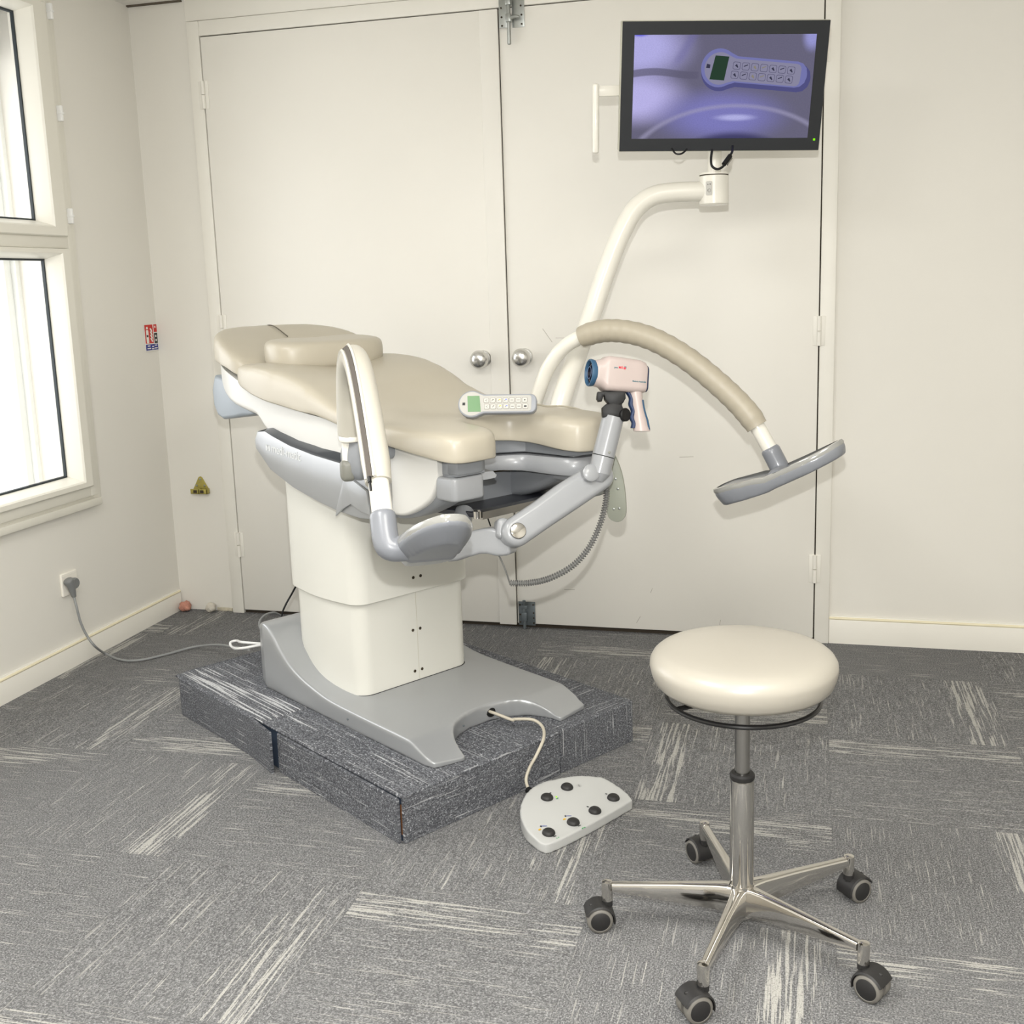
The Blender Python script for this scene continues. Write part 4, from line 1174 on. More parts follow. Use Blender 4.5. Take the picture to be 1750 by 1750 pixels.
# picture on the screen: glowing flat patches
def glow(name, col, strength):
    m = bpy.data.materials.new(name); m.use_nodes = True; nt = m.node_tree; nt.nodes.clear()
    o = nt.nodes.new('ShaderNodeOutputMaterial'); e = nt.nodes.new('ShaderNodeEmission')
    e.inputs[0].default_value = col; e.inputs[1].default_value = strength
    nt.links.new(e.outputs[0], o.inputs[0]); return m
GS = 0.74
def grad_glow(name):
    """blurred violet cloth picture: colour ramp over screen UV"""
    m = bpy.data.materials.new(name); m.use_nodes = True; nt = m.node_tree; nt.nodes.clear(); N = NT(nt)
    o = nt.nodes.new('ShaderNodeOutputMaterial'); e = nt.nodes.new('ShaderNodeEmission')
    uv = nt.nodes.new('ShaderNodeUVMap'); sp_ = nt.nodes.new('ShaderNodeSeparateXYZ'); nt.links.new(uv.outputs[0], sp_.inputs[0])
    x, y = sp_.outputs[0], sp_.outputs[1]
    def blob(cx, cy, rx, ry, soft=1.0):
        dx = N.math('DIVIDE', N.math('SUBTRACT', x, cx), rx); dy = N.math('DIVIDE', N.math('SUBTRACT', y, cy), ry)
        d = N.math('SQRT', N.math('ADD', N.math('MULTIPLY', dx, dx), N.math('MULTIPLY', dy, dy)))
        return N.smooth(d, 0.25 / soft, 1.0, 1.0, 0.0)
    c = srgb(110, 107, 130)
    c = N.mix(blob(0.02, 0.88, 0.38, 0.40), c, srgb(188, 184, 240))
    c = N.mix(blob(0.02, 0.40, 0.36, 0.34), c, srgb(196, 190, 244))
    c = N.mix(blob(0.50, 0.22, 0.46, 0.34), c, srgb(132, 130, 196))
    c = N.mix(N.math('MULTIPLY', blob(0.58, 0.205, 0.15, 0.045), 0.8), c, srgb(196, 196, 248))
    c = N.mix(blob(0.98, 0.98, 0.07, 0.18), c, srgb(160, 160, 220))
    c = N.mix(blob(0.03, 1.02, 0.07, 0.05), c, srgb(80, 80, 235))
    # cord across the cloth
    ln = N.math('ABSOLUTE', N.math('SUBTRACT', y, N.math('ADD', 0.635, N.math('MULTIPLY', N.math('SINE', N.math('MULTIPLY', x, 14.0)), 0.018))))
    c = N.mix(N.math('MULTIPLY', N.smooth(ln, 0.028, 0.042, 1.0, 0.0), N.smooth(x, 0.35, 0.37, 0.75, 0.0)), c, srgb(100, 97, 120))
    # fold
    fd = N.math('ABSOLUTE', N.math('SUBTRACT', x, N.math('ADD', 0.23, N.math('MULTIPLY', N.math('SUBTRACT', y, 0.7), 0.32))))
    c = N.mix(N.math('MULTIPLY', N.smooth(fd, 0.0, 0.05, 0.55, 0.0), N.smooth(y, 0.66, 0.8)), c, srgb(120, 116, 170))
    # arcs of the bolster at the bottom
    dx = N.math('DIVIDE', N.math('SUBTRACT', x, 0.58), 0.62); dy = N.math('DIVIDE', N.math('ADD', y, 0.38), 0.70)
    d = N.math('SQRT', N.math('ADD', N.math('MULTIPLY', dx, dx), N.math('MULTIPLY', dy, dy)))
    c = N.mix(N.smooth(N.math('ABSOLUTE', N.math('SUBTRACT', d, 1.0)), 0.0, 0.05, 0.6, 0.0), c, srgb(168, 164, 196))
    c = N.mix(N.smooth(d, 0.56, 0.68, 0.85, 0.0), c, srgb(56, 54, 96))
    nz = N.noise(N.comb(x, y, 0.0), 120.0, 2)
    c = N.mix(N.smooth(nz, 0.3, 0.7, 0.0, 0.12), c, srgb(60, 58, 90))
    nt.links.new(c, e.inputs[0]); e.inputs[1].default_value = GS; nt.links.new(e.outputs[0], o.inputs[0])
    return m
SW, SH = MW - 2 * 0.035, MH - 0.0725
sx0, sy0 = -w_ + l_, -h_ + b_
SW, SH = 2 * w_ - l_ - r_, 2 * h_ - t_ - b_
bm = new()
def sp2(u, v, z): return V((sx0 + u * SW, sy0 + v * SH, z))
f = bm.faces.new([bm.verts.new(sp2(u, v, -0.0025)) for u, v in ((0, 0), (1, 0), (1, 1), (0, 1))])
def patch2(pts, z, mi):
    f = bm.faces.new([bm.verts.new(sp2(u, v, z)) for u, v in pts]); f.material_index = mi
asp = SW / SH
HR = math.radians(-5.0)
def rp(x, y):      # handset coordinates -> screen uv (x along the handset, in screen heights)
    c, s = cos(HR), sin(HR)
    return (0.475 + (x * c - y * s) / asp, 0.675 + (x * s + y * c))
def handset(r, l, h, rr, dx=0, dy=0):
    a = math.asin(min(1, h / 2 / r))
    pts = [(r * cos(t), r * sin(t)) for t in [a + 0.25 + (2 * pi - 2 * a - 0.5) * k / 26 for k in range(27)]]
    x0 = r * cos(a) + 0.04
    pts += [(x0, -h / 2)] + [(l - rr + rr * cos(radians(t)), -h / 2 + rr + rr * sin(radians(t))) for t in (-90, -60, -30, 0)] + [(l - rr + rr * cos(radians(t)), h / 2 - rr + rr * sin(radians(t))) for t in (0, 30, 60, 90)] + [(x0, h / 2)]
    return [rp(x + dx, y + dy) for x, y in pts]
patch2(handset(0.19, 0.93, 0.27, 0.12, 0.01, -0.022), -0.0023, 1)
patch2(handset(0.185, 0.90, 0.25, 0.11, 0, 0.01), -0.0021, 2)
patch2(handset(0.155, 0.83, 0.215, 0.05, 0.005, 0.005), -0.0019, 3)
patch2([rp(-0.085, -0.105), rp(0.065, -0.105), rp(0.085, 0.125), rp(-0.055, 0.125)], -0.0017, 4)
patch2([rp(-0.135, -0.0), rp(-0.095, -0.0), rp(-0.095, 0.035), rp(-0.13, 0.04)], -0.0017, 6)
for i in range(7):
    for j in range(2):
        cx_, cy_ = 0.165 + 0.093 * i + (0.008 if j else 0), -0.042 + 0.088 * j
        q = rrect(0.078, 0.074, 0.015, 2)
        patch2([rp(cx_ + a, cy_ + b) for a, b in q], -0.0017, 5)
        patch2([rp(cx_ + a * 0.86, cy_ + b * 0.86) for a, b in q], -0.0015, 3)
        patch2([rp(cx_ + a, cy_ + b) for a, b in (((-0.02, -0.006), (0.02, 0.012), (0.02, 0.022), (-0.02, 0.004)) if i % 2 else ((-0.018, 0.0), (0.012, -0.02), (0.018, -0.014), (0.0, 0.018)))], -0.0013, 7 if i in (2, 3) else 6)
scl = bm.loops.layers.uv.new('UVMap')
for f in bm.faces:
    for l in f.loops: l[scl].uv = ((l.vert.co.x - sx0) / SW, (l.vert.co.y - sy0) / SH)
tri(bm)
obj('screen', bm, [grad_glow('screen_cloth'), glow('screen_shadow', srgb(84, 84, 134), GS), glow('screen_body', srgb(120, 122, 178), GS), glow('screen_face', srgb(140, 138, 164), GS), glow('screen_green', srgb(44, 66, 52), GS), glow('screen_line', srgb(98, 96, 122), GS), glow('screen_ink', srgb(58, 58, 78), GS), glow('screen_tint', srgb(140, 134, 120), GS)], mon, FM, 20)
bm = new(); box(bm, w_ - 0.018, w_ - 0.012, -h_ + 0.026, -h_ + 0.032, 0, 0.0008, 0.0003, 1)
obj('power_light', bm, glow('led_green', srgb(130, 230, 20), 1.0), mon, FM)
# mount column, handle bar, cables
bm = new(); tube(bm, [hc0 + V((0, 0.0, 0.045)), hc0 + V((0.002, 0.005, 0.10)), hc0 + V((0.002, 0.006, 0.13)), mc - mz * 0.10 - my * 0.02, mc - mz * 0.05], 0.0195, per=5, seg=20)
box_ = box(new(), -0.08, 0.08, -0.08, 0.08, -0.065, -0.045, 0.006); merge(bm, box_, FM)
obj('mount', finish(bm), M_white, mon)
bm = new()
g0, g1 = V((-0.5893, 3.1290, 1.8347)), V((-0.5960, 3.1469, 1.6593))
tube(bm, [g0, g1], 0.0095, per=2, seg=16, round_end=True)
hb = FM.inverted() @ V((-0.5752, 3.1404, 1.8199))
obj('handle_bar', finish(bm), M_white, mon)
bm = new(); q0 = V((-0.5878, 3.1372, 1.8203)); q1 = V((-0.4961, 3.1829, 1.8240))
dv = (q1 - q0).normalized(); nv = dv.cross(V((0, 0, 1))).normalized()
merge(bm, box(new(), 0, (q1 - q0).length, -0.004, 0.004, -0.0145, 0.0145, 0.002), axes(q0, dv, nv, nv.cross(dv) * -1 if nv.cross(dv).z < 0 else nv.cross(dv)))
obj('handle_strut', finish(bm), M_white, mon)
bm = new()
tube(bm, [V((-0.2696, 3.1458, 1.6454)), V((-0.2709, 3.1246, 1.6185)), V((-0.2670, 3.1167, 1.5989)), V((-0.2529, 3.1189, 1.5906)), V((-0.2375, 3.1243, 1.5980)), V((-0.2274, 3.1358, 1.6172)), V((-0.2163, 3.1582, 1.6374)), V((-0.2193, 3.2248, 1.6603))], 0.0034, per=6, seg=10)
obj('cable', finish(bm), M_black, mon); bm = new()
tube(bm, [V((-0.3863, 3.1915, 1.6600)), V((-0.3736, 3.1814, 1.6447)), V((-0.3577, 3.1855, 1.6443)), V((-0.3446, 3.2018, 1.6571))], 0.0026, per=5, seg=8)
obj('cable', finish(bm), M_black, mon)
bm = new(); tube(bm, [V((-0.2360, 3.1255, 1.6027)), V((-0.2201, 3.1448, 1.6269))], 0.0066, per=2, seg=12)
obj('cable_plug', finish(bm), M_black, mon)
bm = new(); tube(bm, [V((-0.2263, 3.1224, 1.6004)), V((-0.2150, 3.1395, 1.6199))], 0.002, per=2, seg=8)
obj('plug_clip', finish(bm), M_satin, mon)

# ------------------------------------------------------------------ swivel arm carrying the thermal camera
AP = V((-0.6750, 2.4448, 0.7133)); AQ = V((-0.5012, 2.5951, 0.8240))
ad = (AQ - AP).normalized(); av = (CZ - ad * CZ.dot(ad)).normalized(); au = av.cross(ad).normalized()
if au.z < 0: au = -au
AL = (AQ - AP).length
FA = axes(AP, ad, au, av)
bar = [V((-0.6979, 2.4636, 0.7054)), V((-0.7443, 2.4559, 0.7014)), V((-0.8058, 2.4376, 0.6894)), V((-0.8745, 2.4964, 0.7200))]
bm = new()
out = [(x, y) for x, y in ((-0.145, -0.042), (-0.06, -0.034), (-0.02, -0.045), (0.012, -0.046), (0.018, -0.03), (0.018, 0.0), (-0.01, 0.018), (-0.03, 0.024), (-0.07, 0.024), (-0.145, 0.010))]
FB = axes(V((-0.7074, 2.4654, 0.7003)), (V((-0.7074, 2.4654, 0.7003)) - V((-0.8149, 2.4651, 0.6810))).normalized(), V((0, 0, 1)), CZ)
bx = FB.to_3x3().col[0]; bz = (CZ - bx * CZ.dot(bx)).normalized(); FB = axes(V((-0.7074, 2.4654, 0.7003)), bx, bz.cross(bx), bz)
rprism(bm, smooth_closed(out, 3), -0.035, 0.028, 0.008, 3, None, 0, FB)
tube(bm, [FB @ V((-0.13, -0.016, 0)), wp(-0.06, -0.08, 0.735)], 0.024, per=3, seg=14)
sw = obj('support_arm', finish(bm), M_greyl, chair, smooth=45)
bm = new()
def capsule(L, r0, r1, bulge=0.0):
    pts = [(r0 * cos(radians(a)), r0 * sin(radians(a))) for a in range(90, 271, 12)]
    pts += [(L * 0.3, -r0 * 0.98 + bulge), (L * 0.65, -r1 * 1.0 + bulge * 0.5)]
    pts += [(L + r1 * cos(radians(a)), r1 * sin(radians(a))) for a in range(-90, 91, 12)]
    pts += [(L * 0.6, r1 * 0.98 + 0.004), (L * 0.3, r0 * 0.99)]
    return pts
rprism(bm, capsule(AL, 0.036, 0.036), -0.034, 0.030, 0.016, 5, None, 0, FA)
arm = obj('arm', finish(bm), M_greyl, sw, smooth=55)
bm = new(); lathe(bm, [(0.0185, 0.0), (0.0185, 0.0325), (0.0165, 0.0335), (0.002, 0.0335)], 32, FA)
obj('pivot_disc', finish(bm), M_chrome, sw)
bm = new(); lathe(bm, [(0.0195, 0.0), (0.0195, 0.0310), (0.0190, 0.0312)], 32, FA); obj('pivot_ring', finish(bm), M_rubber, sw)
bm = new(); q = FA.inverted() @ V((-0.7078, 2.4700, 0.7254))
rprism(bm, rrect(0.03, 0.05, 0.012, 4), -0.03, 0.016, 0.008, 3, None, 0, FA @ Matrix.Translation((-0.018, 0.024, -0.012)) @ Matrix.Rotation(radians(-35), 4, 'Z'))
obj('joint_lug', finish(bm), M_greyl, sw, smooth=50)
# upright post
PP, PQ = V((-0.4925, 2.5737, 0.8382)), V((-0.4616, 2.6069, 0.9721))
bm = new(); tube(bm, [PP, PP.lerp(PQ, 0.29)], lambda t: 0.0275, per=2, seg=28)
tube(bm, [PP - (PQ - PP).normalized() * 0.02, PP], lambda t: 0.016 + 0.0115 * t, per=3, seg=28)
obj('post_socket', finish(bm), M_greyl, sw)
bm = new(); tube(bm, [PP.lerp(PQ, 0.285), PP.lerp(PQ, 0.305)], 0.0262, per=1, seg=28); obj('post_gap', finish(bm), M_black, sw)
bm = new(); tube(bm, [PP.lerp(PQ, 0.305), PQ], lambda t: 0.0275 - 0.0005 * t, per=2, seg=28)
post = obj('post', finish(bm), M_greyl, sw)
pf = look_frame(PP.lerp(PQ, 0.36) + (V((0, 0, 1.3)) - PP).normalized() * 0.0262 + CX * 0.012, CZ)
bm = new(); lathe(bm, [(0.0032, -0.004), (0.0032, 0.0005), (0.002, 0.001)], 12, pf); obj('set_screw', finish(bm), M_greyd, sw)
bm = new(); lathe(bm, [(0.021, -0.02), (0.021, 0.034), (0.016, 0.0375), (0.002, 0.0385)], 28, axes(V((-0.5225, 2.5701, 0.8326)), ad, au, av)); obj('joint_disc', finish(bm), M_greyl, sw)
# ball head
HQ = PQ
hx, hy = CX, (PQ - PP).normalized()
def hp(u, v, d=2.655): return None
bm = new()
FH = axes(V((-0.4633, 2.6097, 0.9890)), CX, CY, CZ)
rprism(bm, [(-0.026, -0.020), (0.026, -0.019), (0.026, -0.002), (0.020, 0.012), (0.0, 0.016), (-0.018, 0.012), (-0.027, 0.004)], -0.022, 0.022, 0.004, 2, None, 0, FH)
head = obj('ball_head', finish(bm), M_black, sw, smooth=40)
bm = new()
FH2 = axes(V((-0.4595, 2.6151, 1.0127)), CX, CY, CZ)
rprism(bm, [(-0.027, 0.020), (-0.025, 0.0), (-0.014, -0.013), (0.004, -0.017), (0.020, -0.009), (0.026, 0.002), (0.025, 0.020)], -0.021, 0.021, 0.004, 2, None, 0, FH2)
lathe(bm, [(0.002, -0.02), (0.014, -0.016), (0.019, -0.006), (0.019, 0.004)], 20, axes(V((-0.4593, 2.6128, 1.0001)), CX, CZ * -1, CY))
obj('clamp_body', finish(bm), mat('black_head', srgb(30, 30, 30), 0.45, spec=0.3), sw, smooth=40)
bm = new()
rprism(bm, [(-0.044, 0.002), (-0.042, 0.018), (-0.028, 0.019), (0.018, 0.021), (0.018, 0.012), (-0.028, 0.008), (-0.031, -0.004), (-0.040, -0.005)], -0.020, 0.019, 0.002, 2, None, 0, FH2)
obj('quick_release_plate', finish(bm), M_black, sw, smooth=40)
bm = new()
fk = look_frame(V((-0.4365, 2.6039, 0.9768)), CZ * 0.75 + CX * 0.65)
prof = [(0.006, -0.02), (0.006, -0.004), (0.0155, -0.003), (0.0165, 0.0), (0.0165, 0.009), (0.0150, 0.011), (0.009, 0.0115), (0.002, 0.010)]
lathe(bm, prof, 28, fk)
for v in bm.verts: pass
obj('lock_knob', finish(bm), M_black, sw)
# ribbed hose and thin lead
hp_ = [V((-0.4823, 2.6184, 0.8098)), V((-0.4860, 2.6174, 0.7536)), V((-0.5024, 2.6125, 0.6945)), V((-0.5284, 2.5956, 0.6406)), V((-0.5652, 2.5681, 0.6012)), V((-0.6124, 2.5306, 0.5794)), V((-0.6564, 2.4973, 0.5749)), V((-0.7010, 2.4757, 0.5784))]
path = catmull(hp_, 30)
dense = []
for a, b in zip(path, path[1:]): dense += [a, a.lerp(b, 0.25), a.lerp(b, 0.5), a.lerp(b, 0.75)]
dense.append(path[-1])
nr = 64
bm = new(); tube(bm, dense, lambda t: 0.0060 + 0.0022 * max(-0.7, min(1, 1.6 * sin(t * nr * 2 * pi))), smooth=False, seg=14)
obj('ribbed_hose', finish(bm), M_hose, sw, smooth=70)
bm = new(); tube(bm, [V((-0.7010, 2.4759, 0.5791)), V((-0.7073, 2.4606, 0.6184)), V((-0.7217, 2.4536, 0.6576)), V((-0.7287, 2.4539, 0.6690))], 0.0022, per=5, seg=8)
tube(bm, [V((-0.7217, 2.4534, 0.6562)), V((-0.7288, 2.4544, 0.6717))], lambda t: 0.0025 + 0.003 * t, per=2, seg=8)
obj('thin_lead', finish(bm), M_hose, sw)

# ------------------------------------------------------------------ thermal camera (pale pink, pistol grip) on the ball head
DC = 2.655
c0 = V((-0.4508, 2.6284, 1.0714))
xax = (CX * 0.965 + CY * -0.055 - CZ * 0.26).normalized()        # towards the rear of the device; lens looks left and a little to the viewer
zax = CZ - xax * CZ.dot(xax); zax.normalize(); yax = zax.cross(xax)
FD = axes(c0, xax, yax, zax)
tcam = thing('thermal_camera', (-0.4597, 2.6177, 1.0268), 'pale pink pistol-grip camera with blue lens ring clamped on the black ball head', 'camera')
def sect(x, w, h, r, cy=0.0, n=5): return [FD @ V((x, cy + b, a)) for a, b in rrect(w, h, r, n)]
bm = new()
R_ = [(x * (1.28 if x < 0 else 1.0), *q) for x, *q in [(-0.054, 0.052, 0.056, 0.022, 0), (-0.050, 0.058, 0.062, 0.024, 0), (-0.044, 0.060, 0.066, 0.024, 0), (-0.037, 0.061, 0.069, 0.022, 0), (-0.030, 0.064, 0.082, 0.016, 0.0005), (-0.026, 0.066, 0.084, 0.014, 0.0005), (0.0, 0.066, 0.083, 0.014, 0), (0.045, 0.066, 0.080, 0.014, -0.001), (0.060, 0.065, 0.074, 0.014, -0.003), (0.0655, 0.058, 0.062, 0.012, -0.006)]]
loft(bm, [sect(*a) for a in R_])
body = obj('body', finish(bm), M_pink, tcam, smooth=40)
bm = new(); loft(bm, [sect(*a) for a in ((0.0640, 0.060, 0.066, 0.012, -0.005), (0.0680, 0.058, 0.062, 0.012, -0.006), (0.0690, 0.050, 0.054, 0.010, -0.006))]); obj('rear_screen', finish(bm), mat('navy_plastic', srgb(34, 44, 72), 0.4), tcam)
FL = axes(FD @ V((-0.052, 0, 0)), yax, -zax if False else zax.cross(yax) * 0 + zax, -xax)
FL = axes(FD @ V((-0.052, 0.0, 0)), yax, zax, yax.cross(zax))
sgx = 1 if yax.cross(zax).dot(-xax) > 0 else -1
FL = axes(FD @ V((-0.067, 0.0, 0)), yax, zax * sgx, -xax)
bm = new(); lathe(bm, [(0.031, -0.004), (0.0325, 0.0), (0.0335, 0.007), (0.0325, 0.010), (0.0295, 0.0105), (0.028, 0.006), (0.0275, 0.001), (0.002, 0.0)], 40, FL)
obj('lens_ring', finish(bm), M_bluep, tcam)
bm = new(); lathe(bm, [(0.0276, -0.001), (0.0272, 0.003), (0.025, 0.004), (0.022, 0.002), (0.0175, 0.003), (0.0150, 0.008), (0.0138, 0.008), (0.011, 0.003), (0.002, 0.0015)], 36, FL)
obj('lens', finish(bm), mat('lens_dark', srgb(14, 16, 30), 0.45, spec=0.2), tcam)
bm = new(); loft(bm, [[FL @ V((r * cos(2 * pi * k / 30), r * sin(2 * pi * k / 30), z)) for k in range(30)] for r, z in ((0.0145, 0.0078), (0.0150, 0.0083), (0.0145, 0.0086), (0.0140, 0.0083))], True, False, 0, True); obj('lens_trim', finish(bm), mat('lens_trim', srgb(130, 150, 190), 0.3), tcam)
# grip
def gpt(u, v): return None
G = [V((-0.4115, 2.6324, 1.0379)), V((-0.4054, 2.6271, 1.0013)), V((-0.3993, 2.6221, 0.9660)), V((-0.3932, 2.6179, 0.9349))]
gpath = catmull(G, 8)
bm = new(); rings = []
for i, q in enumerate(gpath):
    t_ = i / (len(gpath) - 1)
    a = (0.0185 - 0.004 * sin(pi * min(1, t_ * 1.4)) + (0.002 if t_ > 0.9 else 0))
    rings.append([q + CX * (a * cos(2 * pi * k / 20)) + CZ * (0.0155 * sin(2 * pi * k / 20)) for k in range(20)])
loft(bm, rings); grip = obj('grip', finish(bm), M_pink, tcam, smooth=50)
bm = new(); rings = []
for i, q in enumerate(gpath[:-2]):
    t_ = i / (len(gpath) - 1)
    a = (0.0185 - 0.004 * sin(pi * min(1, t_ * 1.4)))
    c_ = q - CX * (a - 0.0005 + 0.0022 * sin(t_ * 22)) 
    rings.append([c_ + CX * (0.0065 * cos(2 * pi * k / 14)) + CZ * (0.0125 * sin(2 * pi * k / 14)) for k in range(14)])
loft(bm, rings); obj('finger_rest', finish(bm), mat('dark_blue_rubber', srgb(38, 54, 88), 0.5), grip, smooth=50)
bm = new(); rings = []
for i, q in enumerate(gpath[6:-1]):
    t_ = (i + 6) / (len(gpath) - 1)
    a = (0.0185 - 0.004 * sin(pi * min(1, t_ * 1.4)))
    c_ = q + CX * (a - 0.0012)
    rings.append([c_ + CX * (0.0038 * cos(2 * pi * k / 12)) + CZ * (0.0095 * sin(2 * pi * k / 12)) for k in range(12)])
loft(bm, rings); obj('back_strip', finish(bm), M_bluep, grip, smooth=50)
# prints on the side
zs = 0.0334
def side_text(s, x, y, size, m, nm):
    bm = text(s, size, 0.0002, 0.00018); obj(nm, bm, m, body, FD @ Matrix.Translation((x, y, zs)))
side_text('pro', -0.0235, 0.0125, 0.0062, mat('print_teal', srgb(70, 110, 120), 0.5), 'lettering')
side_text('MIS', -0.0125, 0.0125, 0.0078, mat('print_red', srgb(214, 60, 74), 0.5), 'lettering')
side_text('Made in Australia', 0.0245, -0.0165, 0.0050, mat('print_teal', None), 'lettering')
bm = new()
for x, y, s_, mi in ((0.0045, 0.0165, 0.0042, 1), (0.0030, 0.0145, 0.0042, 0)): box(bm, x - s_ * 0.6, x + s_ * 0.6, y - s_ * 0.7, y + s_ * 0.5, 0, 0.0004 + 0.0001 * (1 - mi), mi=mi)
obj('logo_mark', bm, [mat('print_red', None), mat('print_teal', None)], body, FD @ Matrix.Translation((0, 0, zs)))
bm = new()
for k in range(8): box(bm, 0.022 + 0.0018 * k, 0.0232 + 0.0018 * k, -0.0285 + 0.0002 * k, -0.0272 + 0.0002 * k, -0.0003, 0.0006)
obj('serial_print', bm, M_ink, body, FD @ Matrix.Translation((0, 0, zs - 0.0012)))

# ------------------------------------------------------------------ remote control on the seat
RL = V((-0.8093, 2.6054, 0.9720)); RRr = V((-0.6775, 2.6551, 0.9720))
rx = V((0.1468, 0.0171, -0.0021)); rx.z = 0; rx.normalize()
tl = radians(66)
hor = V((-rx.y, rx.x, 0))
ry = (hor * cos(tl) + V((0, 0, 1)) * sin(tl)); rz_ = rx.cross(ry)
rc = V((-0.8238, 2.6124, 1.0033))
FR = axes(rc, rx, ry, rz_)
remote = thing('handset', (-0.7604, 2.6370, 0.9680), 'pale grey handset with green display and two rows of keys lying on the seat', 'remote control')
def handset3(r, l, h, rr):
    a = math.asin(min(1, h / 2 / r))
    pts = [(r * cos(t), r * sin(t)) for t in [a + 0.22 + (2 * pi - 2 * a - 0.44) * k / 30 for k in range(31)]]
    x0 = r * cos(a) + 0.007
    pts += [(x0, -h / 2)] + [(l - rr + rr * cos(radians(t)), -h / 2 + rr + rr * sin(radians(t))) for t in (-90, -60, -30, 0)] + [(l - rr + rr * cos(radians(t)), h / 2 - rr + rr * sin(radians(t))) for t in (0, 30, 60, 90)] + [(x0, h / 2)]
    return pts
RS = 1.0
bm = new(); rprism(bm, handset3(0.0355, 0.165, 0.050, 0.016), -0.020, 0.0, 0.004, 3, None, 0, FR)
tri(bm)
rbody = obj('handset_body', finish(bm), mat('handset_silver', srgb(146, 149, 155), 0.35), remote, smooth=45)
bm = new(); rprism(bm, handset3(0.0315, 0.152, 0.041, 0.006), -0.001, 0.0006, 0.0003, 1, None, 0, FR)
tri(bm)
obj('face_plate', finish(bm), mat('handset_face', srgb(170, 168, 161), 0.4), rbody)
bm = new(); loft(bm, [[(a, b, z) for a, b in ((-0.0085, -0.0215), (0.0245, -0.0215), (0.0195, 0.0205), (-0.0115, 0.0205))] for z in (0.0006, 0.0012)]); obj('display', bm, mat('lcd_green', srgb(50, 108, 32), 0.3, emit=(srgb(96, 168, 66), 0.05)), rbody, FR)
bm = new(); box(bm, -0.0235, -0.0165, -0.004, 0.003, 0.0006, 0.0011); obj('symbol', bm, M_ink, rbody, FR)
M_key = mat('key_white', srgb(186, 184, 177), 0.4); M_keyl = mat('key_outline', srgb(112, 108, 98), 0.5); M_yel = mat('key_yellow', srgb(222, 190, 84), 0.5); M_blu = mat('key_blue', srgb(120, 130, 205), 0.5)
for i in range(7):
    for j in range(2):
        x, y = 0.0375 + 0.0163 * i + (0.002 if j == 0 else 0), -0.0085 + 0.0165 * j
        bm = new()
        rprism(bm, rrect(0.0138, 0.0135, 0.0025, 3), 0.0005, 0.0010, 0.0, 1, 0.0, 1, FR @ Matrix.Translation((x, y, 0)))
        rprism(bm, rrect(0.0124, 0.0121, 0.0021, 3), 0.0005, 0.0015, 0.0003, 1, 0.0, 0, FR @ Matrix.Translation((x, y, 0)))
        g = FR @ Matrix.Translation((x, y, 0.0015))
        if i in (0,): sy = [(-0.003, 0.0), (0.002, 0.0028), (0.0026, 0.0022), (-0.0014, 0.0), (0.0026, -0.0022), (0.002, -0.0028)]
        elif i in (1, 2, 3): sy = [(-0.003, -0.0028), (0.001, 0.0005), (0.0028, 0.002), (0.002, 0.003), (-0.001, 0.003), (0.0002, 0.0016), (-0.0034, -0.002)]
        elif i == 6 and j == 0: sy = rrect(0.007, 0.0042, 0.0012, 2)
        elif i == 6: sy = rrect(0.004, 0.004, 0.0018, 2)
        else: sy = [(-0.0036, -0.0007), (0.0036, -0.0007), (0.0036, 0.0007), (-0.0036, 0.0007)]
        f = bm.faces.new([bm.verts.new(g @ V((a, b, 0.0002))) for a, b in sy]); f.material_index = 2
        if i in (2, 3):
            f = bm.faces.new([bm.verts.new(g @ V((a + 0.0016, b + 0.0018, 0.0003))) for a, b in rrect(0.0046, 0.003, 0.001, 2)]); f.material_index = 3
        tri(bm)
        obj('key', finish(bm), [M_key, M_keyl, mat('key_print2', srgb(84, 82, 78), 0.5) if not (i == 6 and j == 0) else M_ink, M_yel if i == 2 else M_blu], rbody, None)
bm = new(); tube(bm, [FR @ V((0.163, 0, -0.010)), V((-0.6521, 2.7119, 0.9858)), V((-0.6288, 2.7796, 0.9779)), V((-0.5997, 2.8270, 0.9661)), V((-0.5752, 2.8618, 0.9494))], 0.0024, per=6, seg=8)
obj('lead', finish(bm), mat('lead_beige', srgb(196, 190, 174), 0.45), remote)

# ------------------------------------------------------------------ foot control on the floor
pc = V((-0.54, 2.42, 0))
ped = thing('foot_control', (pc.x, pc.y, 0), 'light grey foot control with six black buttons on the carpet in front of the platform', 'foot control')
pout = [(-0.662, 2.36), (-0.634, 2.300), (-0.606, 2.268), (-0.580, 2.248), (-0.556, 2.256), (-0.491, 2.352), (-0.416, 2.484), (-0.411, 2.502), (-0.436, 2.535), (-0.488, 2.575), (-0.513, 2.578), (-0.559, 2.568), (-0.608, 2.535), (-0.648, 2.495), (-0.668, 2.435)]
pout = smooth_closed(pout, 4)
fe = V((0.164, 0.236, 0)).normalized(); fn = V((-fe.y, fe.x, 0)); fo = V((-0.578, 2.248, 0))
bm = soft(pout, 0.0, 0.05, 0.0045, 5)
zm = max(v.co.z for v in bm.verts); zn = min(v.co.z for v in bm.verts)
def pz(x, y): return 0.025 + 0.12 * max(0, min(0.2, (V((x, y, 0)) - fo).dot(fn)))
for v in bm.verts:
    t_ = (v.co.z - zn) / (zm - zn)
    v.co.z = t_ * pz(v.co.x, v.co.y) + 0.001
pb_ = obj('housing', bm, M_pedal, ped, smooth=60)
tz = (fe.cross((fn + V((0, 0, 0.12))).normalized())).normalized()
def pfr(x, y): return axes(V((x, y, pz(x, y) + 0.001)), fe, (fn + V((0, 0, 0.12))).normalized(), tz)
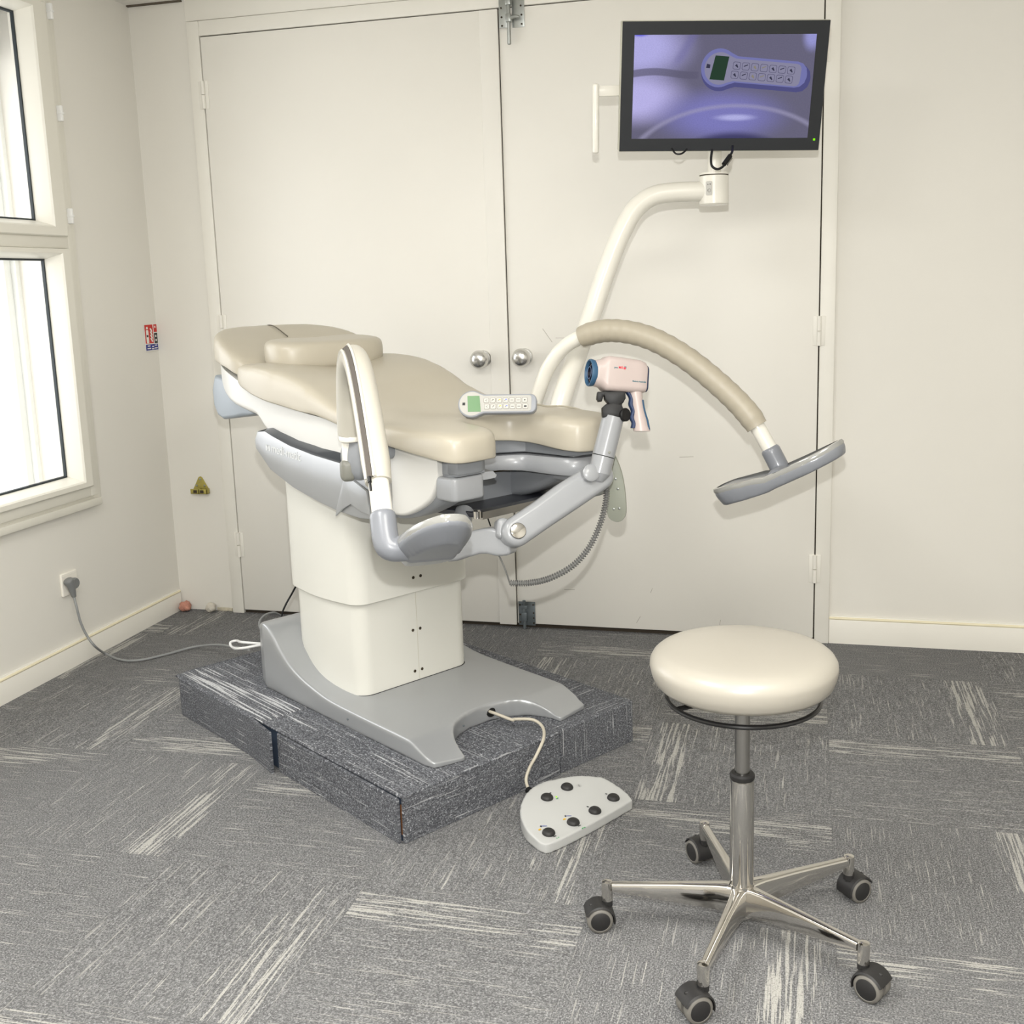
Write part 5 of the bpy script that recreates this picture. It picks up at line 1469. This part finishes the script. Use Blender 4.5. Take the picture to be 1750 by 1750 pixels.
for x, y in 0.0000 and [] or [(-0.612, 2.436), (-0.575, 2.499), (-0.574, 2.291), (-0.528, 2.352), (-0.488, 2.417), (-0.455, 2.489)]:
    bm = new(); lathe(bm, [(0.0158, -0.003), (0.0158, 0.0015), (0.0146, 0.005), (0.0112, 0.0082), (0.006, 0.0100), (0.001, 0.0106)], 24, pfr(x, y))
    obj('button', finish(bm), M_rubber, ped)
def pp_(u, v): return None
def mark(x, y, du, dv, shape, m, nm):
    bm = new(); g = pfr(x, y)
    f = bm.faces.new([bm.verts.new(g @ V((a * 1.35 + du * 1.12, b * 1.35 + dv * 1.12, 0.0008))) for a, b in shape]); obj(nm, finish(bm), m, ped)
M_pg = mat('pedal_green', srgb(20, 150, 70), 0.5); M_py = mat('pedal_yellow', srgb(216, 170, 40), 0.5); M_pb = mat('pedal_blue', srgb(40, 60, 150), 0.5)
man = [(-0.004, -0.004), (-0.002, 0.001), (-0.0005, -0.001), (0.0005, -0.001), (0.002, 0.001), (0.004, -0.004), (0.002, -0.004), (0.0, -0.0025), (-0.002, -0.004)]
for x, y in ((-0.574, 2.291), (-0.528, 2.352)):
    mark(x, y, 0.004, -0.0235, [(a * 1.2, b * 1.2) for a, b in man], M_pg, 'green_symbol')
    mark(x, y, 0.003, -0.0165, [(-0.0035, -0.001), (0.003, -0.001), (0.003, 0.001), (-0.0035, 0.0014)], M_ink, 'black_symbol')
    mark(x, y, -0.006, 0.021, [(-0.004, -0.0022), (0.003, -0.0018), (0.002, 0.0018), (-0.003, 0.0012)], M_py, 'yellow_symbol')
    mark(x, y, 0.008, 0.024, [(-0.004, 0.0028), (0.005, -0.0032), (0.0056, -0.0016), (-0.0034, 0.0044)], M_pb, 'blue_symbol')
    mark(x, y, 0.0035, 0.0285, [(-0.002, -0.003), (0.0005, -0.002), (0.002, 0.002), (-0.002, 0.001)], M_ink, 'black_symbol')
for x, y in ((-0.488, 2.417), (-0.455, 2.489)):
    mark(x, y, -0.001, 0.022, [(-0.001, -0.0025), (0.002, -0.002), (0.001, 0.002), (-0.002, 0.001)], M_ink, 'black_symbol')
for a, b in ((0.008, 0.013), (0.019, 0.007)): mark(-0.612, 2.436, a, b + 0.003, [(0.0025 * cos(t), 0.0017 * sin(t)) for t in [2 * pi * k / 10 for k in range(10)]], M_ink, 'black_symbol')
bm = new(); lathe(bm, [(0.0022, -0.001), (0.0022, 0.001), (0.001, 0.0018)], 12, pfr(-0.591, 2.448)); obj('indicator_light', finish(bm), glow('pedal_led', srgb(170, 240, 30), 1.0), ped)
mark(-0.591, 2.448, -0.002, -0.006, [(-0.003, -0.001), (0.002, -0.001), (0.002, 0.001), (-0.003, 0.001)], M_pg, 'green_symbol')
bm = new(); g = pfr(-0.548, 2.518)
loft(bm, [[g @ V(((0.006 + o) * cos(2 * pi * k / 24), (0.006 + o) * sin(2 * pi * k / 24), 0.0005)) for k in range(24)] for o in (0, 0.0006)], True, False)
for t in (-0.002, 0.0, 0.002): merge(bm, box(new(), t - 0.0004, t + 0.0004, -0.004, 0.004, 0.0003, 0.0006), g)
obj('ring_symbol', finish(bm), mat('pedal_print', srgb(150, 150, 148), 0.5), ped)
bm = new()
cs = V((-0.6711, 2.4906, 0.0220))
cpts = [wp(-0.125, 0.026, 0.150), wp(-0.09, 0.025, 0.152), wp(-0.03, 0.03, 0.150), V((-0.7487, 2.6513, 0.1500)), V((-0.7043, 2.6675, 0.1450)), V((-0.6728, 2.6495, 0.1350)), V((-0.6560, 2.5922, 0.1280)), V((-0.6655, 2.5511, 0.1000)), V((-0.6813, 2.5362, 0.0700)), V((-0.6872, 2.5197, 0.0450)), cs + V((-0.004, 0.006, 0.006))]
tube(bm, cpts, 0.0042, per=8, seg=12)
obj('lead', finish(bm), M_cablew, ped)
bm = new(); tube(bm, [cs + V((-0.006, 0.008, 0.005)), cs + V((0.012, -0.003, 0.0)), V((-0.6465, 2.4718, 0.0240))], 0.0092, per=3, seg=14, round_end=True)
obj('cable_gland', finish(bm), M_black, ped)

# loose black and pale leads behind the chair base
bm = new()
tube(bm, [wp(-0.86, 0.19, 0.30), (-1.7298, 3.2000, 0.2525) if False else wp(-0.84, 0.22, 0.36), wp(-0.80, 0.20, 0.47), wp(-0.77, 0.16, 0.6)], 0.004, per=6, seg=8)
cp('rear_cable', finish(bm).transform(MC.inverted()) or bm, M_black, smooth=50) if False else obj('rear_cable', finish(bm), M_black, chair)
bm = new()
tube(bm, [V((-1.8558, 3.3403, 0.0878)), V((-1.9128, 3.4125, 0.1137)), V((-1.9273, 3.4812, 0.1225)), V((-1.9171, 3.5341, 0.1179)), V((-1.9158, 3.5926, 0.0861))], 0.0042, per=6, seg=8)
obj('rear_cable', finish(bm), M_cable, chair)
bm = new()
tube(bm, [wp(-0.89, -0.19, 0.225), V((-1.6800, 2.8754, 0.2181)), V((-1.7600, 2.9598, 0.1884)), V((-1.7800, 2.9852, 0.1943)), V((-1.7600, 2.9911, 0.1993)), V((-1.6900, 2.9162, 0.2226)), wp(-0.86, -0.16, 0.215)], 0.004, per=8, seg=8)
obj('rear_cable', finish(bm), mat('white_cable', srgb(222, 222, 220), 0.4), chair)

bm = new(); tube(bm, [(-1.6222, 3.1803, 0.3560), (-1.6568, 3.1821, 0.3018), (-1.6715, 3.1733, 0.2754), (-1.6824, 3.1659, 0.2509), (-1.6895, 3.1594, 0.2262), (-1.6985, 3.1323, 0.2060)], 0.0032, per=5, seg=8)
obj('rear_cable', finish(bm), M_black, chair)

# ------------------------------------------------------------------ stool
SX, SY = -0.114, 2.025
stool = thing('swivel_stool', (SX, SY, 0), 'round cream upholstered stool on a chrome five-star base with castors', 'stool')
TS = Matrix.Translation((SX, SY, 0))
SZ0, SZ1, SR = 0.525, 0.602, 0.178
bm = new()
prof = [(0.002, SZ0), (SR - 0.035, SZ0), (SR - 0.018, SZ0 + 0.004), (SR - 0.008, SZ0 + 0.014), (SR - 0.003, SZ0 + 0.028), (SR, SZ0 + 0.042), (SR - 0.001, SZ0 + 0.052), (SR - 0.006, SZ0 + 0.061), (SR - 0.014, SZ0 + 0.068), (SR - 0.03, SZ0 + 0.0735), (SR - 0.06, SZ0 + 0.0765), (SR - 0.11, SZ0 + 0.0785), (0.002, SZ0 + 0.079)]
lathe(bm, prof, 72, TS)
obj('seat', finish(bm), M_stoolv, stool, smooth=60)
bm = new()
RZ = SZ0 - 0.024; RR_ = 0.145
ring = [[V((SX + (RR_ + 0.0048 * cos(b)) * cos(a), SY + (RR_ + 0.0048 * cos(b)) * sin(a), RZ + 0.0048 * sin(b))) for b in [2 * pi * k / 10 for k in range(10)]] for a in [2 * pi * k / 72 for k in range(72)]]
loft(bm, ring, True, False, 0, True)
for a in (radians(215), radians(35)):
    tube(bm, [(SX + 0.03 * cos(a), SY + 0.03 * sin(a), RZ + 0.003), (SX + RR_ * cos(a), SY + RR_ * sin(a), RZ)], 0.005, per=2, seg=8)
obj('height_ring', finish(bm), mat('black_lacquer', srgb(16, 16, 18), 0.25), stool)
bm = new(); lathe(bm, [(0.05, SZ0 - 0.004), (0.05, SZ0 + 0.002), (0.002, SZ0 + 0.002)], 28, TS); lathe(bm, [(0.022, SZ0 - 0.03), (0.024, SZ0 - 0.003), (0.002, SZ0 - 0.003)], 24, TS)
obj('seat_mount', finish(bm), M_black, stool)
bm = new(); lathe(bm, [(0.0145, 0.30), (0.0145, SZ0 - 0.01), (0.002, SZ0 - 0.01)], 28, TS); obj('piston', finish(bm), M_satin, stool)
bm = new(); lathe(bm, [(0.0225, 0.333), (0.0245, 0.336), (0.0245, 0.343), (0.021, 0.347), (0.0155, 0.347)], 28, TS); obj('collar', finish(bm), M_rubber, stool)
bm = new(); lathe(bm, [(0.023, 0.10), (0.0235, 0.118), (0.0235, 0.328), (0.0225, 0.333), (0.002, 0.333)], 36, TS); obj('pillar', finish(bm), M_chrome, stool)
bm = new(); lathe(bm, [(0.002, 0.044), (0.023, 0.044), (0.0245, 0.048), (0.0265, 0.098), (0.024, 0.112), (0.002, 0.112)], 36, TS); hub = obj('hub', finish(bm), M_chrome, stool)
ANG = [187.0, 259.0, 328.0, 38.0, 111.0]
RT = 0.268
WHEEL = [200, 215, 330, 40, 130]
for i, a in enumerate(ANG):
    ca, sa = cos(radians(a)), sin(radians(a))
    F_ = axes(V((SX, SY, 0)), V((ca, sa, 0)), V((-sa, ca, 0)), V((0, 0, 1)))
    bm = new(); rings = []
    for x, hw, zt, zb in ((0.012, 0.016, 0.106, 0.052), (0.03, 0.0135, 0.109, 0.054), (0.05, 0.0115, 0.109, 0.057), (0.12, 0.0095, 0.1065, 0.066), (0.20, 0.0085, 0.1025, 0.076), (RT - 0.01, 0.0085, 0.100, 0.084)):
        r = 0.004
        rings.append([F_ @ V((x, y, z)) for y, z in ((-hw, zb), (hw, zb), (hw, zt - r), (hw - r * 0.4, zt - r * 0.4), (hw - r, zt), (-hw + r, zt), (-hw + r * 0.4, zt - r * 0.4), (-hw, zt - r))])
    loft(bm, rings)
    lathe(bm, [(0.0115, 0.062), (0.0115, 0.097), (0.0105, 0.1015), (0.006, 0.1035), (0.001, 0.104)], 20, F_ @ Matrix.Translation((RT, 0, 0)))
    obj('leg', finish(bm), M_chrome, stool, smooth=40)
    # castor
    wa = radians(WHEEL[i])
    fd = V((cos(wa), sin(wa), 0))          # trailing direction
    ax = V((-fd.y, fd.x, 0))
    pv = F_ @ V((RT, 0, 0)); cw = pv + fd * 0.018 + V((0, 0, 0.0265))
    FC = axes(cw, fd, V((0, 0, 1)), ax * -1)
    FC = axes(cw, fd, ax, V((0, 0, 1)))
    bm = new(); rings = []
    # hood: arc over the twin wheels
    for k in range(13):
        t = radians(-15 + 170 * k / 12)
        row = []
        for r in (0.0285, 0.031):
            for y in (-0.024, 0.024): row.append((r, y))
        p_ = [(0.0285, -0.0235), (0.0315, -0.021), (0.032, 0.0), (0.0315, 0.021), (0.0285, 0.0235), (0.0285, 0.0)]
        rings.append([FC @ V((-r * cos(t) * 1.0, y, r * sin(t))) for r, y in p_])
    loft(bm, rings)
    merge(bm, box(new(), -0.026, 0.02, -0.0035, 0.0035, -0.012, 0.029, 0.003), FC)
    tube(bm, [pv + V((0, 0, 0.050)), pv + V((0, 0, 0.068))], 0.011, per=2, seg=16)
    cst = obj('castor', finish(bm), M_rubber, stool, smooth=45)
    for sg in (-1, 1):
        FWm = axes(cw + ax * (sg * 0.0145), fd, V((0, 0, 1)), ax * sg)
        if FWm.determinant() < 0: FWm = axes(cw + ax * (sg * 0.0145), -fd, V((0, 0, 1)), ax * sg)
        bm = new(); lathe(bm, [(0.008, -0.0095), (0.0245, -0.0095), (0.0265, -0.0065), (0.0265, 0.0055), (0.0245, 0.0085), (0.0205, 0.0095), (0.0195, 0.0085)], 32, FWm)
        wh = obj('wheel', finish(bm), M_wheelgrey, cst, smooth=45)
        bm = new(); lathe(bm, [(0.0198, 0.004), (0.0198, 0.0088), (0.018, 0.0100), (0.002, 0.0108)], 28, FWm)
        obj('wheel', finish(bm), M_rubber, cst, label='black hub disc', smooth=45)
